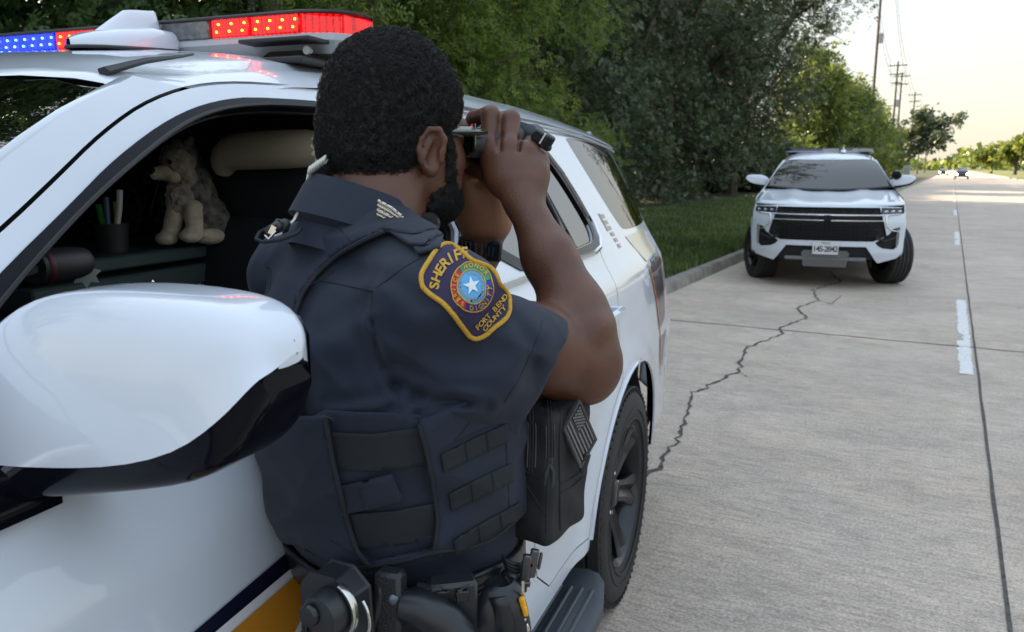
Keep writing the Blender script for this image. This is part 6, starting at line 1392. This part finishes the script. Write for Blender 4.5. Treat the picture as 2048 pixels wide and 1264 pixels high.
# ribbed cord, spring clip, yellow tab
mb, done = gear('ribbed_cord', M_poly); P0_, P1_ = at(1018, 1128, .875), at(1040, 1152, .865)
for k in range(7): t = k/6; c_ = at(1026+2*k, 1118+7*k, .87); mb.tube([c_+V3(.012*math.cos(a), -.010*math.sin(a), -.004*math.cos(a)) for a in np.linspace(0, math.pi, 9)], .0022, 6)
mb.box(at(1026, 1158, .865), (.028, .02, .022), bev=.005); done()
mb, done = gear('spring_clip', mat('gunmetal', (.12, .115, .12), .35, metal=.8)); mb.box(at(1050, 1146, .850), (.010, .008, .046), rotm('Y', .14), bev=.0015); mb.box(at(1066, 1126, .852), (.010, .008, .034), rotm('Y', .16), bev=.0015); mb.box(at(1080, 1122, .854), (.0035, .006, .020), rotm('Y', .18), bev=.001); mb.box(at(1058, 1128, .851), (.008, .006, .004)); mb.box(at(1048, 1166, .850), (.014, .010, .006), bev=.001); mb.box(at(1062, 1150, .852), (.010, .006, .004), rotm('Y', -.5)); done()
mb, done = gear('yellow_tab', mat('yellow plastic', (.75, .36, .01), .4)); mb.box(at(1047, 1212, .80), (.0065, .006, .022), rotm('Y', -.22), bev=.0015); mb.box(at(1050, 1222, .798), (.006, .006, .012), rotm('Y', -.22), bev=.0015); done()
mb, done = gear('key_ring', M_steel); mb.box(at(1046, 1186, .805), (.003, .003, .03)); mb.box(at(1040, 1240, .80), (.012, .006, .010), rotm('Y', .4), bev=.001); mb.box(at(1046, 1256, .80), (.014, .006, .010), rotm('Y', -.3), bev=.001); mb.box(at(1036, 1258, .80), (.010, .006, .006), rotm('Y', .9), bev=.001); done()
# ---------------------------------------------------------------- plush dog sitting on the console
dr = fromcar((1.74, .185, 1.425)); dog = empty('plush_dog', tuple(dr)); tag(dog, 'grey and cream plush dog toy sitting on the console inside the near vehicle', 'plush toy')
M_fur = mat('grey fur', (.24, .22, .19), .95, var=.6, vscale=45, bump=1, bscale=220, bdist=.004, sheen=.3, col2=(.04, .04, .042)); M_tan = mat('tan grey fur', (.48, .41, .34), .95, var=.6, vscale=60, bump=1, bscale=260, bdist=.004, sheen=.3, col2=(.24, .21, .19)); M_cream = mat('cream fur', (.72, .62, .48), .95, var=.3, vscale=40, bump=1, bscale=260, bdist=.002, sheen=.3)
DY = float(dr[1]); 
def da(u, v, dY=0): return at(u+9+(u-378)*.04, v+2, DY+dY)
dk = 1/1600*DY
def so_d(name, f, m, h=.0032, parent=dog): return sdfobj(name, f, dr-.20, dr+.27, h, m, parent, dr)
fz = lambda P: .0022*vnoise(P, 150, 1)+.0015*vnoise(P, 300, 2)
bod = U(ell(da(378, 400, .02), (.050, .05, .075)), ell(da(372, 360, .01), (.040, .04, .045)), ell(da(405, 440, .03), (.048, .05, .045)), ell(da(352, 318, .0), (.040, .042, .036)), cone(da(366, 304, -.01), da(374, 276, -.01), .013, .006), cone(da(345, 302, .0), da(350, 280, .0), .012, .006), cone(da(425, 455, .05), da(432, 410, .06), .022, .014), k=.02)
so_d('body', lambda P: bod(P)+fz(P)*1.6, M_fur)
mz = U(cone(da(330, 342, -.035), da(306, 345, -.045), .020, .014), ell(da(345, 352, -.035), (.022, .02, .016)), k=.01); so_d('muzzle', lambda P: mz(P)+fz(P)*.4, M_cream)
ch = U(ell(da(352, 398, -.03), (.030, .026, .044)), k=.01); so_d('chest', lambda P: ch(P)+fz(P)*1.8, M_tan)
ht = U(ell(da(350, 322, -.028), (.034, .028, .030)), ell(da(362, 352, -.03), (.026, .02, .024)), k=.01); so_d('head', lambda P: ht(P)+fz(P)*1.2, M_tan)
for u0, u1, v1, dy in ((345, 333, 475, -.035), (378, 378, 470, -.04)):
    lg = U(cone(da(u0, 415, dy), da(u1+2, v1-15, dy), .020, .019), ell(da(u1-6, v1, dy-.012), (.024, .026, .015)), k=.012); so_d('leg', lambda P, lg=lg: lg(P)+fz(P)*.4, M_cream)
hf = ell(da(408, 470, .0), (.034, .030, .020)); so_d('hind_foot', lambda P: hf(P)+fz(P)*.4, M_cream)
def dmb(name, fn, m): mb = MB(); fn(mb); mb.v = [tuple(np.array(p)-dr) for p in mb.v]; return mb.build(name, m, dog)
dmb('nose', lambda mb: mb.ell(da(297, 340, -.055), (.010, .009, .008), 12), M_trim)
dmb('eye', lambda mb: mb.ell(da(333, 322, -.056), (.005, .004, .0055), 10), M_trim)
